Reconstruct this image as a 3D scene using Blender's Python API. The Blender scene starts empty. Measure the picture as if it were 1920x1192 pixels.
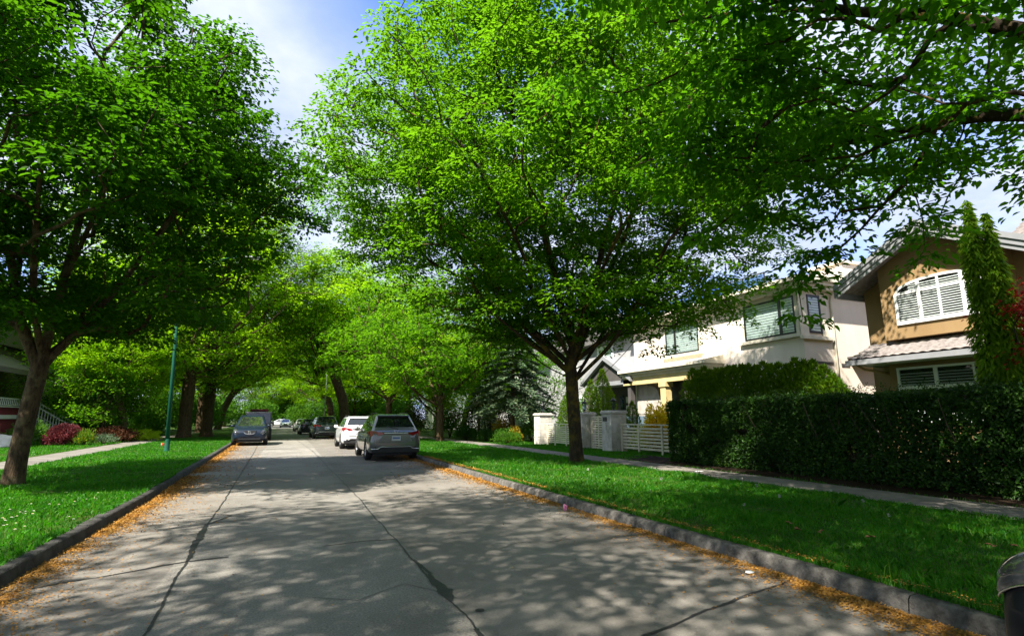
import bpy, bmesh, math, random
import numpy as np
from mathutils import Vector, Matrix, noise as mnoise
PI = math.pi
S = bpy.context.scene
COL = S.collection
rng = np.random.default_rng(11)
random.seed(5)

# ------------------------------------------------------------------ helpers: objects
def link_mesh(name, me, mat=None, parent=None, loc=None):
    o = bpy.data.objects.new(name, me); COL.objects.link(o)
    if mat is not None:
        for m in (mat if isinstance(mat, (list, tuple)) else [mat]): me.materials.append(m)
    if parent is not None: o.parent = parent
    if loc is not None: o.location = loc
    return o
def tag(o, label=None, cat=None, group=None, kind=None):
    if label: o['label'] = label
    if cat: o['category'] = cat
    if group: o['group'] = group
    if kind: o['kind'] = kind
    return o
def thing(name, label, cat, loc=(0, 0, 0), rz=0.0, group=None):
    o = bpy.data.objects.new(name, None); COL.objects.link(o)
    o.location = loc; o.rotation_euler = (0, 0, rz); o.empty_display_size = .2
    return tag(o, label, cat, group)
def dup(root, loc, rz=0.0, scale=1.0, label=None, group=None):
    def cp(o, par):
        c = o.copy(); COL.objects.link(c); c.parent = par
        for ch in o.children: cp(ch, c)
        return c
    r = cp(root, None); r.location = loc; r.rotation_euler = (0, 0, rz)
    r.scale = (scale,) * 3 if not isinstance(scale, tuple) else scale
    if label: r['label'] = label
    if group: r['group'] = group
    return r
def np_mesh(name, V, F, smooth=False):
    """V (n,3) float array, F (m,k) int array"""
    me = bpy.data.meshes.new(name)
    V = np.asarray(V, np.float32); F = np.asarray(F, np.int32); k = F.shape[1]
    me.vertices.add(len(V)); me.vertices.foreach_set('co', V.ravel())
    me.loops.add(F.size); me.loops.foreach_set('vertex_index', F.ravel())
    me.polygons.add(len(F))
    me.polygons.foreach_set('loop_start', np.arange(0, F.size, k, dtype=np.int32))
    me.polygons.foreach_set('loop_total', np.full(len(F), k, np.int32))
    if smooth: me.polygons.foreach_set('use_smooth', np.ones(len(F), bool))
    me.update(calc_edges=True); me.validate()
    return me
class MB:
    def __init__(s): s.v = []; s.f = []; s.sm = []
    def add(s, v, f, smooth=False):
        b = len(s.v); s.v += [tuple(p) for p in v]; s.f += [tuple(i + b for i in q) for q in f]; s.sm += [smooth] * len(f)
        return s
    def box(s, x0, x1, y0, y1, z0, z1):
        v = [(x0, y0, z0), (x1, y0, z0), (x1, y1, z0), (x0, y1, z0), (x0, y0, z1), (x1, y0, z1), (x1, y1, z1), (x0, y1, z1)]
        return s.add(v, [(0, 3, 2, 1), (4, 5, 6, 7), (0, 1, 5, 4), (1, 2, 6, 5), (2, 3, 7, 6), (3, 0, 4, 7)])
    def prism(s, poly, axis, a0, a1):
        """poly: 2D points; extruded along axis (0: poly=(y,z); 1: poly=(x,z); 2: poly=(x,y))"""
        def P(p, a): return {0: (a, p[0], p[1]), 1: (p[0], a, p[1]), 2: (p[0], p[1], a)}[axis]
        n = len(poly); v = [P(p, a0) for p in poly] + [P(p, a1) for p in poly]
        f = [tuple(range(n))[::-1], tuple(range(n, 2 * n))] + [(i, (i + 1) % n, (i + 1) % n + n, i + n) for i in range(n)]
        return s.add(v, f)
    def tube(s, pts, r, n=8, caps=True):
        pts = [Vector(p) for p in pts]; rr = r if isinstance(r, (list, tuple)) else [r] * len(pts)
        v = []; prev = None
        for i, p in enumerate(pts):
            t = (pts[min(i + 1, len(pts) - 1)] - pts[max(i - 1, 0)]).normalized()
            if prev is None:
                prev = t.orthogonal().normalized()
            prev = (prev - t * prev.dot(t)).normalized(); q = t.cross(prev)
            for k in range(n):
                a = 2 * PI * k / n; v.append(p + (prev * math.cos(a) + q * math.sin(a)) * rr[i])
        f = [(i * n + k, i * n + (k + 1) % n, (i + 1) * n + (k + 1) % n, (i + 1) * n + k) for i in range(len(pts) - 1) for k in range(n)]
        s.add(v, f, True)
        if caps:
            b = len(s.v) - len(v); m = len(pts) - 1
            s.f += [tuple(b + k for k in range(n))[::-1], tuple(b + m * n + k for k in range(n))]; s.sm += [False, False]
        return s
    def lathe(s, prof, n=16, c=(0, 0, 0), axis=2):
        v = []
        for (r, h) in prof:
            for k in range(n):
                a = 2 * PI * k / n; p = (r * math.cos(a), r * math.sin(a), h)
                if axis == 0: p = (h, r * math.cos(a), r * math.sin(a))
                v.append((p[0] + c[0], p[1] + c[1], p[2] + c[2]))
        f = [(i * n + k, i * n + (k + 1) % n, (i + 1) * n + (k + 1) % n, (i + 1) * n + k) for i in range(len(prof) - 1) for k in range(n)]
        return s.add(v, f, True)
    def mesh(s, name):
        me = bpy.data.meshes.new(name); me.from_pydata(s.v, [], s.f)
        me.polygons.foreach_set('use_smooth', s.sm); me.update()
        bm = bmesh.new(); bm.from_mesh(me); bmesh.ops.recalc_face_normals(bm, faces=bm.faces); bm.to_mesh(me); bm.free()
        return me
    def build(s, name, mat, parent=None, loc=None, bevel=0.0):
        o = link_mesh(name, s.mesh(name), mat, parent, loc)
        if bevel:
            m = o.modifiers.new('bevel', 'BEVEL'); m.width = bevel; m.segments = 2; m.limit_method = 'ANGLE'; m.angle_limit = .6
        return o

# ------------------------------------------------------------------ helpers: materials
def newmat(name):
    m = bpy.data.materials.new(name); m.use_nodes = True; nt = m.node_tree
    for n in list(nt.nodes): nt.nodes.remove(n)
    out = nt.nodes.new('ShaderNodeOutputMaterial')
    return m, nt, out
def N(nt, t, **kw):
    n = nt.nodes.new(t)
    for k, v in kw.items():
        if k in n.inputs: n.inputs[k].default_value = v
        else: setattr(n, k, v)
    return n
def c4(c): return (c[0], c[1], c[2], 1.0)
def ramp(nt, fac, stops):
    r = nt.nodes.new('ShaderNodeValToRGB'); e = r.color_ramp.elements
    while len(e) < len(stops): e.new(.5)
    for i, (p, c) in enumerate(stops): e[i].position = p; e[i].color = c4(c) if len(c) == 3 else c
    nt.links.new(fac, r.inputs[0]); return r.outputs[0]
def mixc(nt, fac, a, b, bt='MIX'):
    m = nt.nodes.new('ShaderNodeMix'); m.data_type = 'RGBA'; m.blend_type = bt
    for sock, v in ((m.inputs[0], fac), (m.inputs[6], a), (m.inputs[7], b)):
        if hasattr(v, 'links'): nt.links.new(v, sock)
        else: sock.default_value = v if isinstance(v, (int, float)) else c4(v)
    return m.outputs[2]
def coords(nt, kind='Object', scale=None):
    t = nt.nodes.new('ShaderNodeTexCoord'); o = t.outputs[kind]
    if scale:
        mp = N(nt, 'ShaderNodeMapping'); mp.inputs['Scale'].default_value = scale; nt.links.new(o, mp.inputs[0]); o = mp.outputs[0]
    return o
def noise_(nt, co, scale, detail=4, rough=.6, out='Fac'):
    n = N(nt, 'ShaderNodeTexNoise', Scale=scale, Detail=detail, Roughness=rough); nt.links.new(co, n.inputs['Vector']); return n.outputs[out]
def mat(name, col, rough=.6, col2=None, nscale=3.0, bump=0.0, bscale=60.0, metal=0.0, spec=.5, coat=0.0, stretch=None, lo=.35, hi=.65):
    m, nt, out = newmat(name); b = N(nt, 'ShaderNodeBsdfPrincipled', Roughness=rough, Metallic=metal)
    b.inputs['Specular IOR Level'].default_value = spec; b.inputs['Coat Weight'].default_value = coat; b.inputs['Coat Roughness'].default_value = .04
    co = coords(nt, 'Object', stretch)
    if col2 is None: col2 = tuple(c * .82 for c in col)
    f = noise_(nt, co, nscale, 6)
    nt.links.new(ramp(nt, f, [(lo, col), (hi, col2)]), b.inputs['Base Color'])
    if bump:
        bp = N(nt, 'ShaderNodeBump', Strength=bump, Distance=.02); nt.links.new(noise_(nt, co, bscale, 5), bp.inputs['Height']); nt.links.new(bp.outputs[0], b.inputs['Normal'])
    nt.links.new(b.outputs[0], out.inputs[0]); return m
def leafmat(name, cols, tcol, trans=.42, rough=.6, clump=.5, spec=.08):
    """leaf: per-leaf colour, clump-scale variation, translucency"""
    m, nt, out = newmat(name)
    g = nt.nodes.new('ShaderNodeNewGeometry')
    n = len(cols); base = ramp(nt, g.outputs['Random Per Island'], [(i / max(1, n - 1), c) for i, c in enumerate(cols)])
    co = coords(nt); f = noise_(nt, co, clump, 3)
    var = ramp(nt, f, [(.3, (.72, .78, .75)), (.7, (1.22, 1.15, .95))])
    base = mixc(nt, 1.0, base, var, 'MULTIPLY')
    b = N(nt, 'ShaderNodeBsdfPrincipled', Roughness=rough); b.inputs['Specular IOR Level'].default_value = spec
    nt.links.new(base, b.inputs['Base Color'])
    t = N(nt, 'ShaderNodeBsdfTranslucent'); nt.links.new(mixc(nt, 1.0, var, tcol, 'MULTIPLY'), t.inputs[0])
    mx = N(nt, 'ShaderNodeMixShader'); mx.inputs[0].default_value = trans
    nt.links.new(b.outputs[0], mx.inputs[1]); nt.links.new(t.outputs[0], mx.inputs[2]); nt.links.new(mx.outputs[0], out.inputs[0])
    return m
def glassmat(name, tint=(.9, .95, .95), refl=1.0, dark=None):
    m, nt, out = newmat(name)
    lw = N(nt, 'ShaderNodeLayerWeight', Blend=.5); pw = N(nt, 'ShaderNodeMath', operation='POWER'); pw.inputs[1].default_value = 4; nt.links.new(lw.outputs['Facing'], pw.inputs[0]); fr = N(nt, 'ShaderNodeMath', operation='MULTIPLY_ADD'); fr.inputs[1].default_value = .85; fr.inputs[2].default_value = .06; nt.links.new(pw.outputs[0], fr.inputs[0]); gl = N(nt, 'ShaderNodeBsdfGlossy', Roughness=.02)
    if dark: tr = N(nt, 'ShaderNodeBsdfPrincipled', Roughness=.05); tr.inputs['Base Color'].default_value = c4(dark)
    else: tr = N(nt, 'ShaderNodeBsdfTransparent'); tr.inputs[0].default_value = c4(tint)
    mx = N(nt, 'ShaderNodeMixShader'); nt.links.new(fr.outputs[0], mx.inputs[0]); nt.links.new(tr.outputs[0], mx.inputs[1]); nt.links.new(gl.outputs[0], mx.inputs[2])
    nt.links.new(mx.outputs[0], out.inputs[0]); return m
def emis(name, col, s):
    m, nt, out = newmat(name); e = N(nt, 'ShaderNodeEmission', Strength=s); e.inputs[0].default_value = c4(col); nt.links.new(e.outputs[0], out.inputs[0]); return m
def barkmat(name, c1, c2, moss=None, mz=(0, 2.5)):
    m, nt, out = newmat(name); b = N(nt, 'ShaderNodeBsdfPrincipled', Roughness=.85); b.inputs['Specular IOR Level'].default_value = .2
    co = coords(nt, 'Object', (1, 1, .28)); f = noise_(nt, co, 16, 7, .7)
    col = ramp(nt, f, [(.36, c2), (.6, c1)])
    if moss:
        mf = ramp(nt, noise_(nt, coords(nt), 2.6, 5, .65), [(.5, (0, 0, 0)), (.62, (1, 1, 1))]); col = mixc(nt, mf, col, moss)
    nt.links.new(col, b.inputs['Base Color'])
    bp = N(nt, 'ShaderNodeBump', Strength=.9, Distance=.05); nt.links.new(f, bp.inputs['Height']); nt.links.new(bp.outputs[0], b.inputs['Normal'])
    nt.links.new(b.outputs[0], out.inputs[0]); return m

GREENS = [(.009, .05, .002), (.02, .084, .003), (.038, .11, .004), (.072, .14, .006)]
M = {}
M['leaf_main'] = leafmat('leaf_main', GREENS, (.19, .46, .01), .48)
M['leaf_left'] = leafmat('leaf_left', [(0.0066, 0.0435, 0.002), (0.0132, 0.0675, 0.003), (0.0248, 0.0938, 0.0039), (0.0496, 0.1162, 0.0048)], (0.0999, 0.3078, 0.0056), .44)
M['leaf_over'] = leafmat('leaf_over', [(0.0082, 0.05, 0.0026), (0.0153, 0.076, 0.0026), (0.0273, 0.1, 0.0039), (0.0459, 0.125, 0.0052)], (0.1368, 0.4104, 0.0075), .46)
M['leaf_far'] = leafmat('leaf_far', [(0.0212, 0.085, 0.0026), (0.0391, 0.12, 0.0039), (0.0656, 0.148, 0.0052), (0.1058, 0.178, 0.0065)], (0.3809, 0.7128, 0.009), .52, clump=.3)
M['leaf_lime'] = leafmat('leaf_lime', [(0.051, 0.153, 0.0026), (0.085, 0.1955, 0.0034), (0.1275, 0.238, 0.0043)], (0.399, 0.684, 0.0095), .52, clump=.4)
M['hedge'] = leafmat('hedge', [(0.009, 0.034, 0.0052), (0.0156, 0.054, 0.0065), (0.0252, 0.075, 0.0078), (0.0456, 0.108, 0.0117)], (0.052, 0.13, 0.012), .22, .45, 1.2, .2)
M['cedar'] = leafmat('cedar', [(0.034, 0.102, 0.0043), (0.0638, 0.1445, 0.0059), (0.102, 0.1785, 0.0085)], (0.204, 0.357, 0.0085), .35, .55, .9)
M['spruce'] = leafmat('spruce', [(.05, .1, .055), (.09, .15, .09), (.16, .2, .12)], (.06, .12, .06), .15, .6, .8)
M['cypress'] = leafmat('cypress', [(.07, .17, .008), (.11, .22, .01), (.17, .28, .015)], (.3, .5, .02), .35, .55, .9)
M['yew'] = leafmat('yew', [(0.016, 0.032, 0.008), (0.032, 0.048, 0.0112), (0.056, 0.06, 0.016)], (0.048, 0.072, 0.016), .2, .55, .9)
M['shrub'] = leafmat('shrub', [(0.024, 0.088, 0.008), (0.044, 0.128, 0.0112), (0.072, 0.168, 0.016)], (0.144, 0.336, 0.024), .36, .45, 1.)
M['box'] = leafmat('box', [(0.0112, 0.048, 0.008), (0.02, 0.072, 0.0096), (0.036, 0.104, 0.0128)], (0.064, 0.176, 0.016), .25, .4, 1.5)
M['redleaf'] = leafmat('redleaf', [(.18, .012, .014), (.28, .02, .02), (.36, .05, .03)], (.6, .05, .03), .35, .5, 1.)
M['redmound'] = leafmat('redmound', [(.085, .02, .028), (.14, .036, .046), (.2, .06, .068)], (.22, .04, .05), .2, .6, 1.5)
M['brownleaf'] = leafmat('brownleaf', [(.05, .02, .014), (.085, .035, .02), (.11, .05, .025)], (.1, .04, .02), .2, .6, 1.5)
M['yellowleaf'] = leafmat('yellowleaf', [(.6, .42, .01), (.75, .56, .015), (.82, .66, .02)], (.9, .7, .02), .4, .5, 2.)
M['orangeleaf'] = leafmat('orangeleaf', [(.4, .22, .02), (.5, .34, .03), (.3, .34, .03)], (.6, .4, .03), .3, .5, 2.)
M['flowers'] = leafmat('flowers', [(.04, .13, .008), (.06, .17, .01), (.09, .22, .015), (.1, .22, .015), (.55, .3, .02)], (.2, .35, .02), .3, .5, 2.)
M['chartleaf'] = leafmat('chartleaf', [(.3, .45, .02), (.4, .55, .025), (.48, .6, .03)], (.55, .75, .03), .4, .5, 2.)
M['grass'] = leafmat('grass', [(0.0061, 0.075, 0.0013), (0.0143, 0.118, 0.0018), (0.0347, 0.16, 0.0026), (0.102, 0.2, 0.0078)], (0.0882, 0.4536, 0.0045), .35, .5, .9, .3)
M['bark_main'] = barkmat('bark_main', (.05, .035, .022), (.018, .012, .008), (.11, .075, .014))
M['bark_left'] = barkmat('bark_left', (.095, .062, .034), (.022, .015, .009), (.12, .095, .05))
M['bark_far'] = barkmat('bark_far', (.11, .072, .036), (.03, .02, .011))
M['twig'] = mat('twig', (.05, .035, .02), .9)

# ------------------------------------------------------------------ foliage builders
def leaf_cards(P, D, Nn, L, wr=.55, fold=.18, six=True):
    """P centres of the leaf bases, D unit directions, Nn approx. normals, L lengths -> V,F (two quads or two tris per leaf)"""
    D = D / np.linalg.norm(D, axis=1, keepdims=True)
    s = np.cross(D, Nn); s /= (np.linalg.norm(s, axis=1, keepdims=True) + 1e-9); n = np.cross(s, D)
    L = L[:, None]; w = L * wr * .5; up = n * L * fold
    if six:
        dr = -n * L * .12
        V = np.stack([P, P + D * L * .28 + s * w * .92 + up * .5, P + D * L * .62 + s * w * .78 + up * .4, P + D * L + dr,
                      P + D * L * .62 - s * w * .78 + up * .4, P + D * L * .28 - s * w * .92 + up * .5], 1).reshape(-1, 3)
        b = np.arange(len(P))[:, None] * 6
        F = np.concatenate([b + [0, 1, 2, 3], b + [0, 3, 4, 5]], 0)
    else:
        V = np.stack([P, P + D * L * .45 + s * w + up * .5, P + D * L, P + D * L * .45 - s * w + up * .5], 1).reshape(-1, 3)
        b = np.arange(len(P))[:, None] * 4
        F = b + [0, 1, 2, 3]
    return V, F
def rand_unit(n, r):
    v = r.normal(size=(n, 3)); return v / np.linalg.norm(v, axis=1, keepdims=True)
def sprays(C, per, rad, size, r, out_from=None, droop=.25, thick=.22, wr=.55, six=True):
    """leaf sprays: per cluster a tilted disc of leaves pointing outward"""
    n = len(C) * per; c = np.repeat(C, per, 0)
    tilt = np.repeat(r.normal(size=(len(C), 2)) * .28, per, 0)
    a = r.uniform(0, 2 * PI, n); q = rad * np.sqrt(r.uniform(0, 1, n)) * np.repeat(r.uniform(.7, 1.35, len(C)), per)
    x, y = q * np.cos(a), q * np.sin(a)
    z = tilt[:, 0] * x + tilt[:, 1] * y + r.normal(size=n) * rad * thick - droop * q * q / rad * .6
    P = c + np.stack([x, y, z], 1)
    D = np.stack([np.cos(a) + r.normal(size=n) * .6, np.sin(a) + r.normal(size=n) * .6, -droop + r.normal(size=n) * .35], 1)
    Nn = np.stack([r.normal(size=n) * .45, r.normal(size=n) * .45, np.ones(n)], 1)
    return leaf_cards(P, D, Nn, size * r.uniform(.65, 1.25, n), wr, .2, six)
def prof_r(profile, z):
    zs = [p[0] for p in profile]; rs = [p[1] for p in profile]; return np.interp(z, zs, rs)
def crown_points(profile, n, r, seed, shell=.5, hole=-.12, hs=.42, cx=None, lump=.16):
    out = []; zs = [p[0] for p in profile]; z0, z1 = zs[0], zs[-1]; rm = max(p[1] for p in profile)
    while len(out) < n:
        z = r.uniform(z0, z1); R = float(prof_r(profile, z))
        if r.uniform() > (R / rm) ** 1.6 + .04: continue
        a = r.uniform(0, 2 * PI); u = r.uniform() ** shell
        R *= 1 + lump * 2.2 * mnoise.noise((math.cos(a) * 1.6 + seed, math.sin(a) * 1.6, z * .32))
        p = (R * u * math.cos(a), R * u * math.sin(a), z)
        if mnoise.noise((p[0] * hs + seed * 3.1, p[1] * hs, p[2] * hs * 1.4)) < hole: continue
        if cx: ox, oy = cx(z); p = (p[0] + ox, p[1] + oy, z)
        out.append(p)
    return np.array(out)
def grow(trunk, limbs, targets, bf=.35, step=.34):
    pos = []; par = []; pl = []
    def addchain(pts, start):
        cur = start
        for p in pts:
            pos.append(np.array(p, float)); par.append(cur); pl.append(0 if cur < 0 else pl[cur] + np.linalg.norm(pos[-1] - pos[cur])); cur = len(pos) - 1
        return cur
    def resample(pts, d):
        pts = [np.array(p, float) for p in pts]; out = [pts[0]]
        for a, b in zip(pts, pts[1:]):
            k = max(1, int(round(np.linalg.norm(b - a) / d))); out += [a + (b - a) * (i + 1) / k for i in range(k)]
        # soften the corners
        o = np.array(out)
        for _ in range(2): o[1:-1] = .25 * o[:-2] + .5 * o[1:-1] + .25 * o[2:]
        return list(o)
    addchain(resample(trunk, .25), -1)
    for l in limbs:
        l = resample(l, .3); A = np.array(pos); i = int(np.argmin(((A - l[0]) ** 2).sum(1))); addchain(l[1:], i)
    top = np.array(trunk[-1], float)
    order = np.argsort(((targets - top) ** 2).sum(1))
    cap = len(pos) + int(len(targets) * 14) + 1000
    A = np.zeros((cap, 3)); B = np.zeros(cap); k = len(pos); A[:k] = pos; B[:k] = pl
    low = top[2] * .8; B[:k][A[:k, 2] < low] += 6
    tips = []
    for t in targets[order]:
        d = np.sqrt(((A[:k] - t) ** 2).sum(1)); i = int(np.argmin(d + bf * B[:k])); L = d[i]
        m = max(1, int(L / step)); p0 = A[i]; pd = p0 - A[par[i]] if par[i] >= 0 else np.array([0, 0, 1.]); pd = pd / (np.linalg.norm(pd) + 1e-9)
        dv = (t - p0) / (L + 1e-9); c = p0 + (pd * .55 + dv * .45 + np.array([0, 0, .06])) * L * .5
        cur = i
        if k + m >= cap: break
        for j in range(1, m + 1):
            s = j / m; q = (1 - s) ** 2 * p0 + 2 * s * (1 - s) * c + s * s * t
            if j < m: q = q + rng.normal(size=3) * .025
            A[k] = q; par.append(cur); B[k] = B[cur] + np.linalg.norm(q - A[cur]); cur = k; k += 1
        tips.append(cur)
    return A[:k], np.array(par), np.array(tips)
def wood_mesh(A, par, tips, r_base, r0=.007, flare=.35, kbig=14):
    n = len(A); W = np.zeros(n); W[tips] = 1
    kids = [[] for _ in range(n)]
    for i in range(n - 1, -1, -1):
        if W[i] == 0: W[i] = .5
        if par[i] >= 0: W[par[i]] += W[i]; kids[par[i]].append(i)
    e = math.log(W[0]) / math.log(r_base / r0); R = r0 * W ** (1 / e)
    V = []; F = []; ref0 = np.array([.31, .87, .12])
    def ring(p, t, r, k):
        u = np.cross(t, ref0); u /= np.linalg.norm(u) + 1e-9; w = np.cross(t, u); b = len(V)
        big = r > .1
        for j in range(k):
            a = 2 * PI * j / k; rr = r
            if big: rr *= 1 + .09 * mnoise.noise((p[0] * 2 + math.cos(a) * 1.4, p[1] * 2 + math.sin(a) * 1.4, p[2] * .8))
            V.append(p + (u * math.cos(a) + w * math.sin(a)) * rr)
        return b
    stack = [(0, -1)]
    while stack:
        s, pr = stack.pop(); chain = [s]
        while kids[chain[-1]]:
            ch = sorted(kids[chain[-1]], key=lambda q: -W[q])
            for q in ch[1:]: stack.append((q, chain[-1]))
            chain.append(ch[0])
        pts = ([A[pr]] if pr >= 0 else []) + [A[c] for c in chain]
        rs = ([min(R[pr], R[chain[0]] * 1.25)] if pr >= 0 else []) + [R[c] for c in chain]
        if len(pts) < 2: continue
        if pr < 0:
            rs = [r * (1 + flare * math.exp(-max(0, p[2]) / .28)) for r, p in zip(rs, pts)]
        k = kbig if rs[0] > .12 else (8 if rs[0] > .05 else (5 if rs[0] > .02 else 3))
        pb = None
        for i, p in enumerate(pts):
            t = pts[min(i + 1, len(pts) - 1)] - pts[max(0, i - 1)]; t = t / (np.linalg.norm(t) + 1e-9)
            b = ring(p, t, rs[i], k)
            if pb is not None:
                for j in range(k): F.append((pb + j, pb + (j + 1) % k, b + (j + 1) % k, b + j))
            pb = b
    return np_mesh('trunk', np.array(V), np.array(F), True)
def make_limbs(fork, n, r, el=(35, 75), ln=(3, 7), z0=0., twist=.4, a0=0.):
    out = []
    for i in range(n):
        a = a0 + 2 * PI * i / n + r.normal() * twist * .4; e = math.radians(r.uniform(*el)); L = r.uniform(*ln)
        st = np.array(fork) + [0, 0, r.uniform(-.9, .3) + z0]; st[0:2] = np.array(fork)[:2]
        d = np.array([math.cos(a) * math.cos(e), math.sin(a) * math.cos(e), math.sin(e)])
        p1 = st + d * L * .35 + [0, 0, -.1]; d2 = d + [r.normal() * .12, r.normal() * .12, .22]; d2 /= np.linalg.norm(d2)
        p2 = p1 + d2 * L * .35; d3 = d2 + [r.normal() * .15, r.normal() * .15, .1]; d3 /= np.linalg.norm(d3)
        out.append([st, p1, p2, p2 + d3 * L * .3])
    return out
def make_tree(name, label, cat, loc, trunk, r_base, profile, ncl, per, rad, size, limbs, seed, leaf, bark, group=None, hole=-.12, six=True, droop=.25, extra=None, cx=None, shell=.5, lump=.16, r0=.007, hs=.42, keep=None, squeeze=None, thick=.22):
    r = np.random.default_rng(seed)
    T = crown_points(profile, ncl, r, seed * 1.37, shell, hole, hs=hs, cx=cx, lump=lump)
    if squeeze: d_ = np.array([.48, .877, 0]); q_ = T @ d_; T = T - np.outer(q_ * np.where(q_ > 0, 1 - squeeze * .68, 1 - squeeze * 1.14), d_)
    if keep is not None: T = np.array([q for q in T if keep(q)])
    if extra is not None: T = np.concatenate([T, extra], 0)
    A, par, tips = grow(trunk, limbs, T)
    root = thing(name, label, cat, loc, group=group)
    link_mesh('trunk', wood_mesh(A, par, tips, r_base, r0), bark, root)
    V, F = sprays(T, per, rad, size, r, droop=droop, six=six, thick=thick)
    link_mesh('crown', np_mesh('crown', V, F), leaf, root)
    return root

# ------------------------------------------------------------------ the street
def off(y, x=1.2):
    l = 0.0 if y < 12 else -.025 * (y - 12); r = 0.0 if y < 28 else (-.045 * (y - 28) if y < 50 else -.99 - .027 * (y - 50))
    t = min(1, max(0, (x + 2.28) / 6.88)); return l * (1 - t) + r * t
def strip(name, x0, x1, y0, y1, z0, z1, m, kind='structure', step=2.0, nx=1, wob=0.0, bumps=0.0):
    ys = np.arange(y0, y1 + .01, step); V = []; F = []
    for y in ys:
        for i in range(nx + 1):
            t = i / nx; x = x0 + (x1 - x0) * t; x += off(y, x); z = z0 + (z1 - z0) * t
            if bumps: z += bumps * mnoise.noise((x * .8, y * .8, 0))
            if wob: x += wob * mnoise.noise((x, y * 1.3, 7)) if i in (0, nx) else 0
            V.append((x, y, z))
    for j in range(len(ys) - 1):
        for i in range(nx):
            a = j * (nx + 1) + i; F.append((a, a + 1, a + nx + 2, a + nx + 1))
    me = np_mesh(name, V, F, True); o = link_mesh(name, me, m); o['kind'] = kind; return o

def road_mat():
    m, nt, out = newmat('road_concrete'); b = N(nt, 'ShaderNodeBsdfPrincipled', Roughness=.85); b.inputs['Specular IOR Level'].default_value = .25
    co = coords(nt); sep = N(nt, 'ShaderNodeSeparateXYZ'); nt.links.new(co, sep.inputs[0])
    fine = noise_(nt, co, 52, 3, .85); mid = noise_(nt, co, 22, 4, .7); big = noise_(nt, co, .55, 4, .6)
    base = ramp(nt, big, [(.3, (.168, .157, .141)), (.7, (.262, .246, .222))])
    spk = ramp(nt, fine, [(.3, (.22, .22, .23)), (.45, (.9, .9, .9)), (.58, (1.08, 1.08, 1.06)), (.7, (2.1, 2.0, 1.8))])
    # the middle lane is the coarse exposed-aggregate slab
    lane = N(nt, 'ShaderNodeMath', operation='COMPARE'); nt.links.new(sep.outputs[0], lane.inputs[0]); lane.inputs[1].default_value = .2; lane.inputs[2].default_value = 1.2
    coarse = mixc(nt, .85, base, spk, 'MULTIPLY'); smooth = mixc(nt, .4, base, spk, 'MULTIPLY')
    smooth = mixc(nt, 1., smooth, (.9, .88, .86), 'MULTIPLY')
    col = mixc(nt, lane.outputs[0], smooth, coarse)
    fl = N(nt, 'ShaderNodeVectorMath', operation='FLOOR'); sc_ = N(nt, 'ShaderNodeVectorMath', operation='MULTIPLY'); ad_ = N(nt, 'ShaderNodeVectorMath', operation='ADD'); ad_.inputs[1].default_value = (1.0, -1.4, 0)
    sc_.inputs[1].default_value = (.4219, .1724, 0); nt.links.new(co, ad_.inputs[0]); nt.links.new(ad_.outputs[0], sc_.inputs[0]); nt.links.new(sc_.outputs[0], fl.inputs[0]); wn = N(nt, 'ShaderNodeTexWhiteNoise'); nt.links.new(fl.outputs[0], wn.inputs['Vector'])
    col = mixc(nt, 1., col, ramp(nt, wn.outputs['Value'], [(0, (.86, .86, .86)), (1, (1.12, 1.11, 1.09))]), 'MULTIPLY')
    stain = ramp(nt, noise_(nt, coords(nt, 'Object', (1., .35, 1)), 1.1, 5, .7), [(.36, (.74, .73, .72)), (.56, (1, 1, 1))])
    col = mixc(nt, .7, col, stain, 'MULTIPLY'); nt.links.new(col, b.inputs['Base Color'])
    bp = N(nt, 'ShaderNodeBump', Strength=.5, Distance=.012); nt.links.new(mid, bp.inputs['Height'])
    bp2 = N(nt, 'ShaderNodeBump', Strength=.5, Distance=.008); nt.links.new(fine, bp2.inputs['Height']); nt.links.new(bp.outputs[0], bp2.inputs['Normal'])
    nt.links.new(bp2.outputs[0], b.inputs['Normal']); nt.links.new(b.outputs[0], out.inputs[0]); return m
M['road'] = road_mat()
M['kerb'] = mat('kerb_concrete', (.15, .14, .125), .9, (.06, .056, .05), 9, 1.0, 38, spec=.2, lo=.36, hi=.62)
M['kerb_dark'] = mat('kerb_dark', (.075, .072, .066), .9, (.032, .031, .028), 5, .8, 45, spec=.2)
M['walk'] = mat('walk_concrete', (.22, .2, .17), .9, (.14, .127, .108), 2.2, .4, 60, spec=.2)
M['turf'] = mat('turf', (.014, .065, .004), .95, (.06, .08, .016), 1.3, .8, 30, spec=.1)
M['soil'] = mat('soil', (.035, .022, .014), .95, (.018, .012, .008), 6, .9, 30, spec=.1)
M['ground'] = mat('ground', (.04, .07, .018), .95, (.06, .06, .025), .2, .5, 10, spec=.1)
M['tar'] = mat('tar', (.02, .02, .021), .6, (.032, .031, .03), 8, .4, 50, spec=.4)

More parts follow.
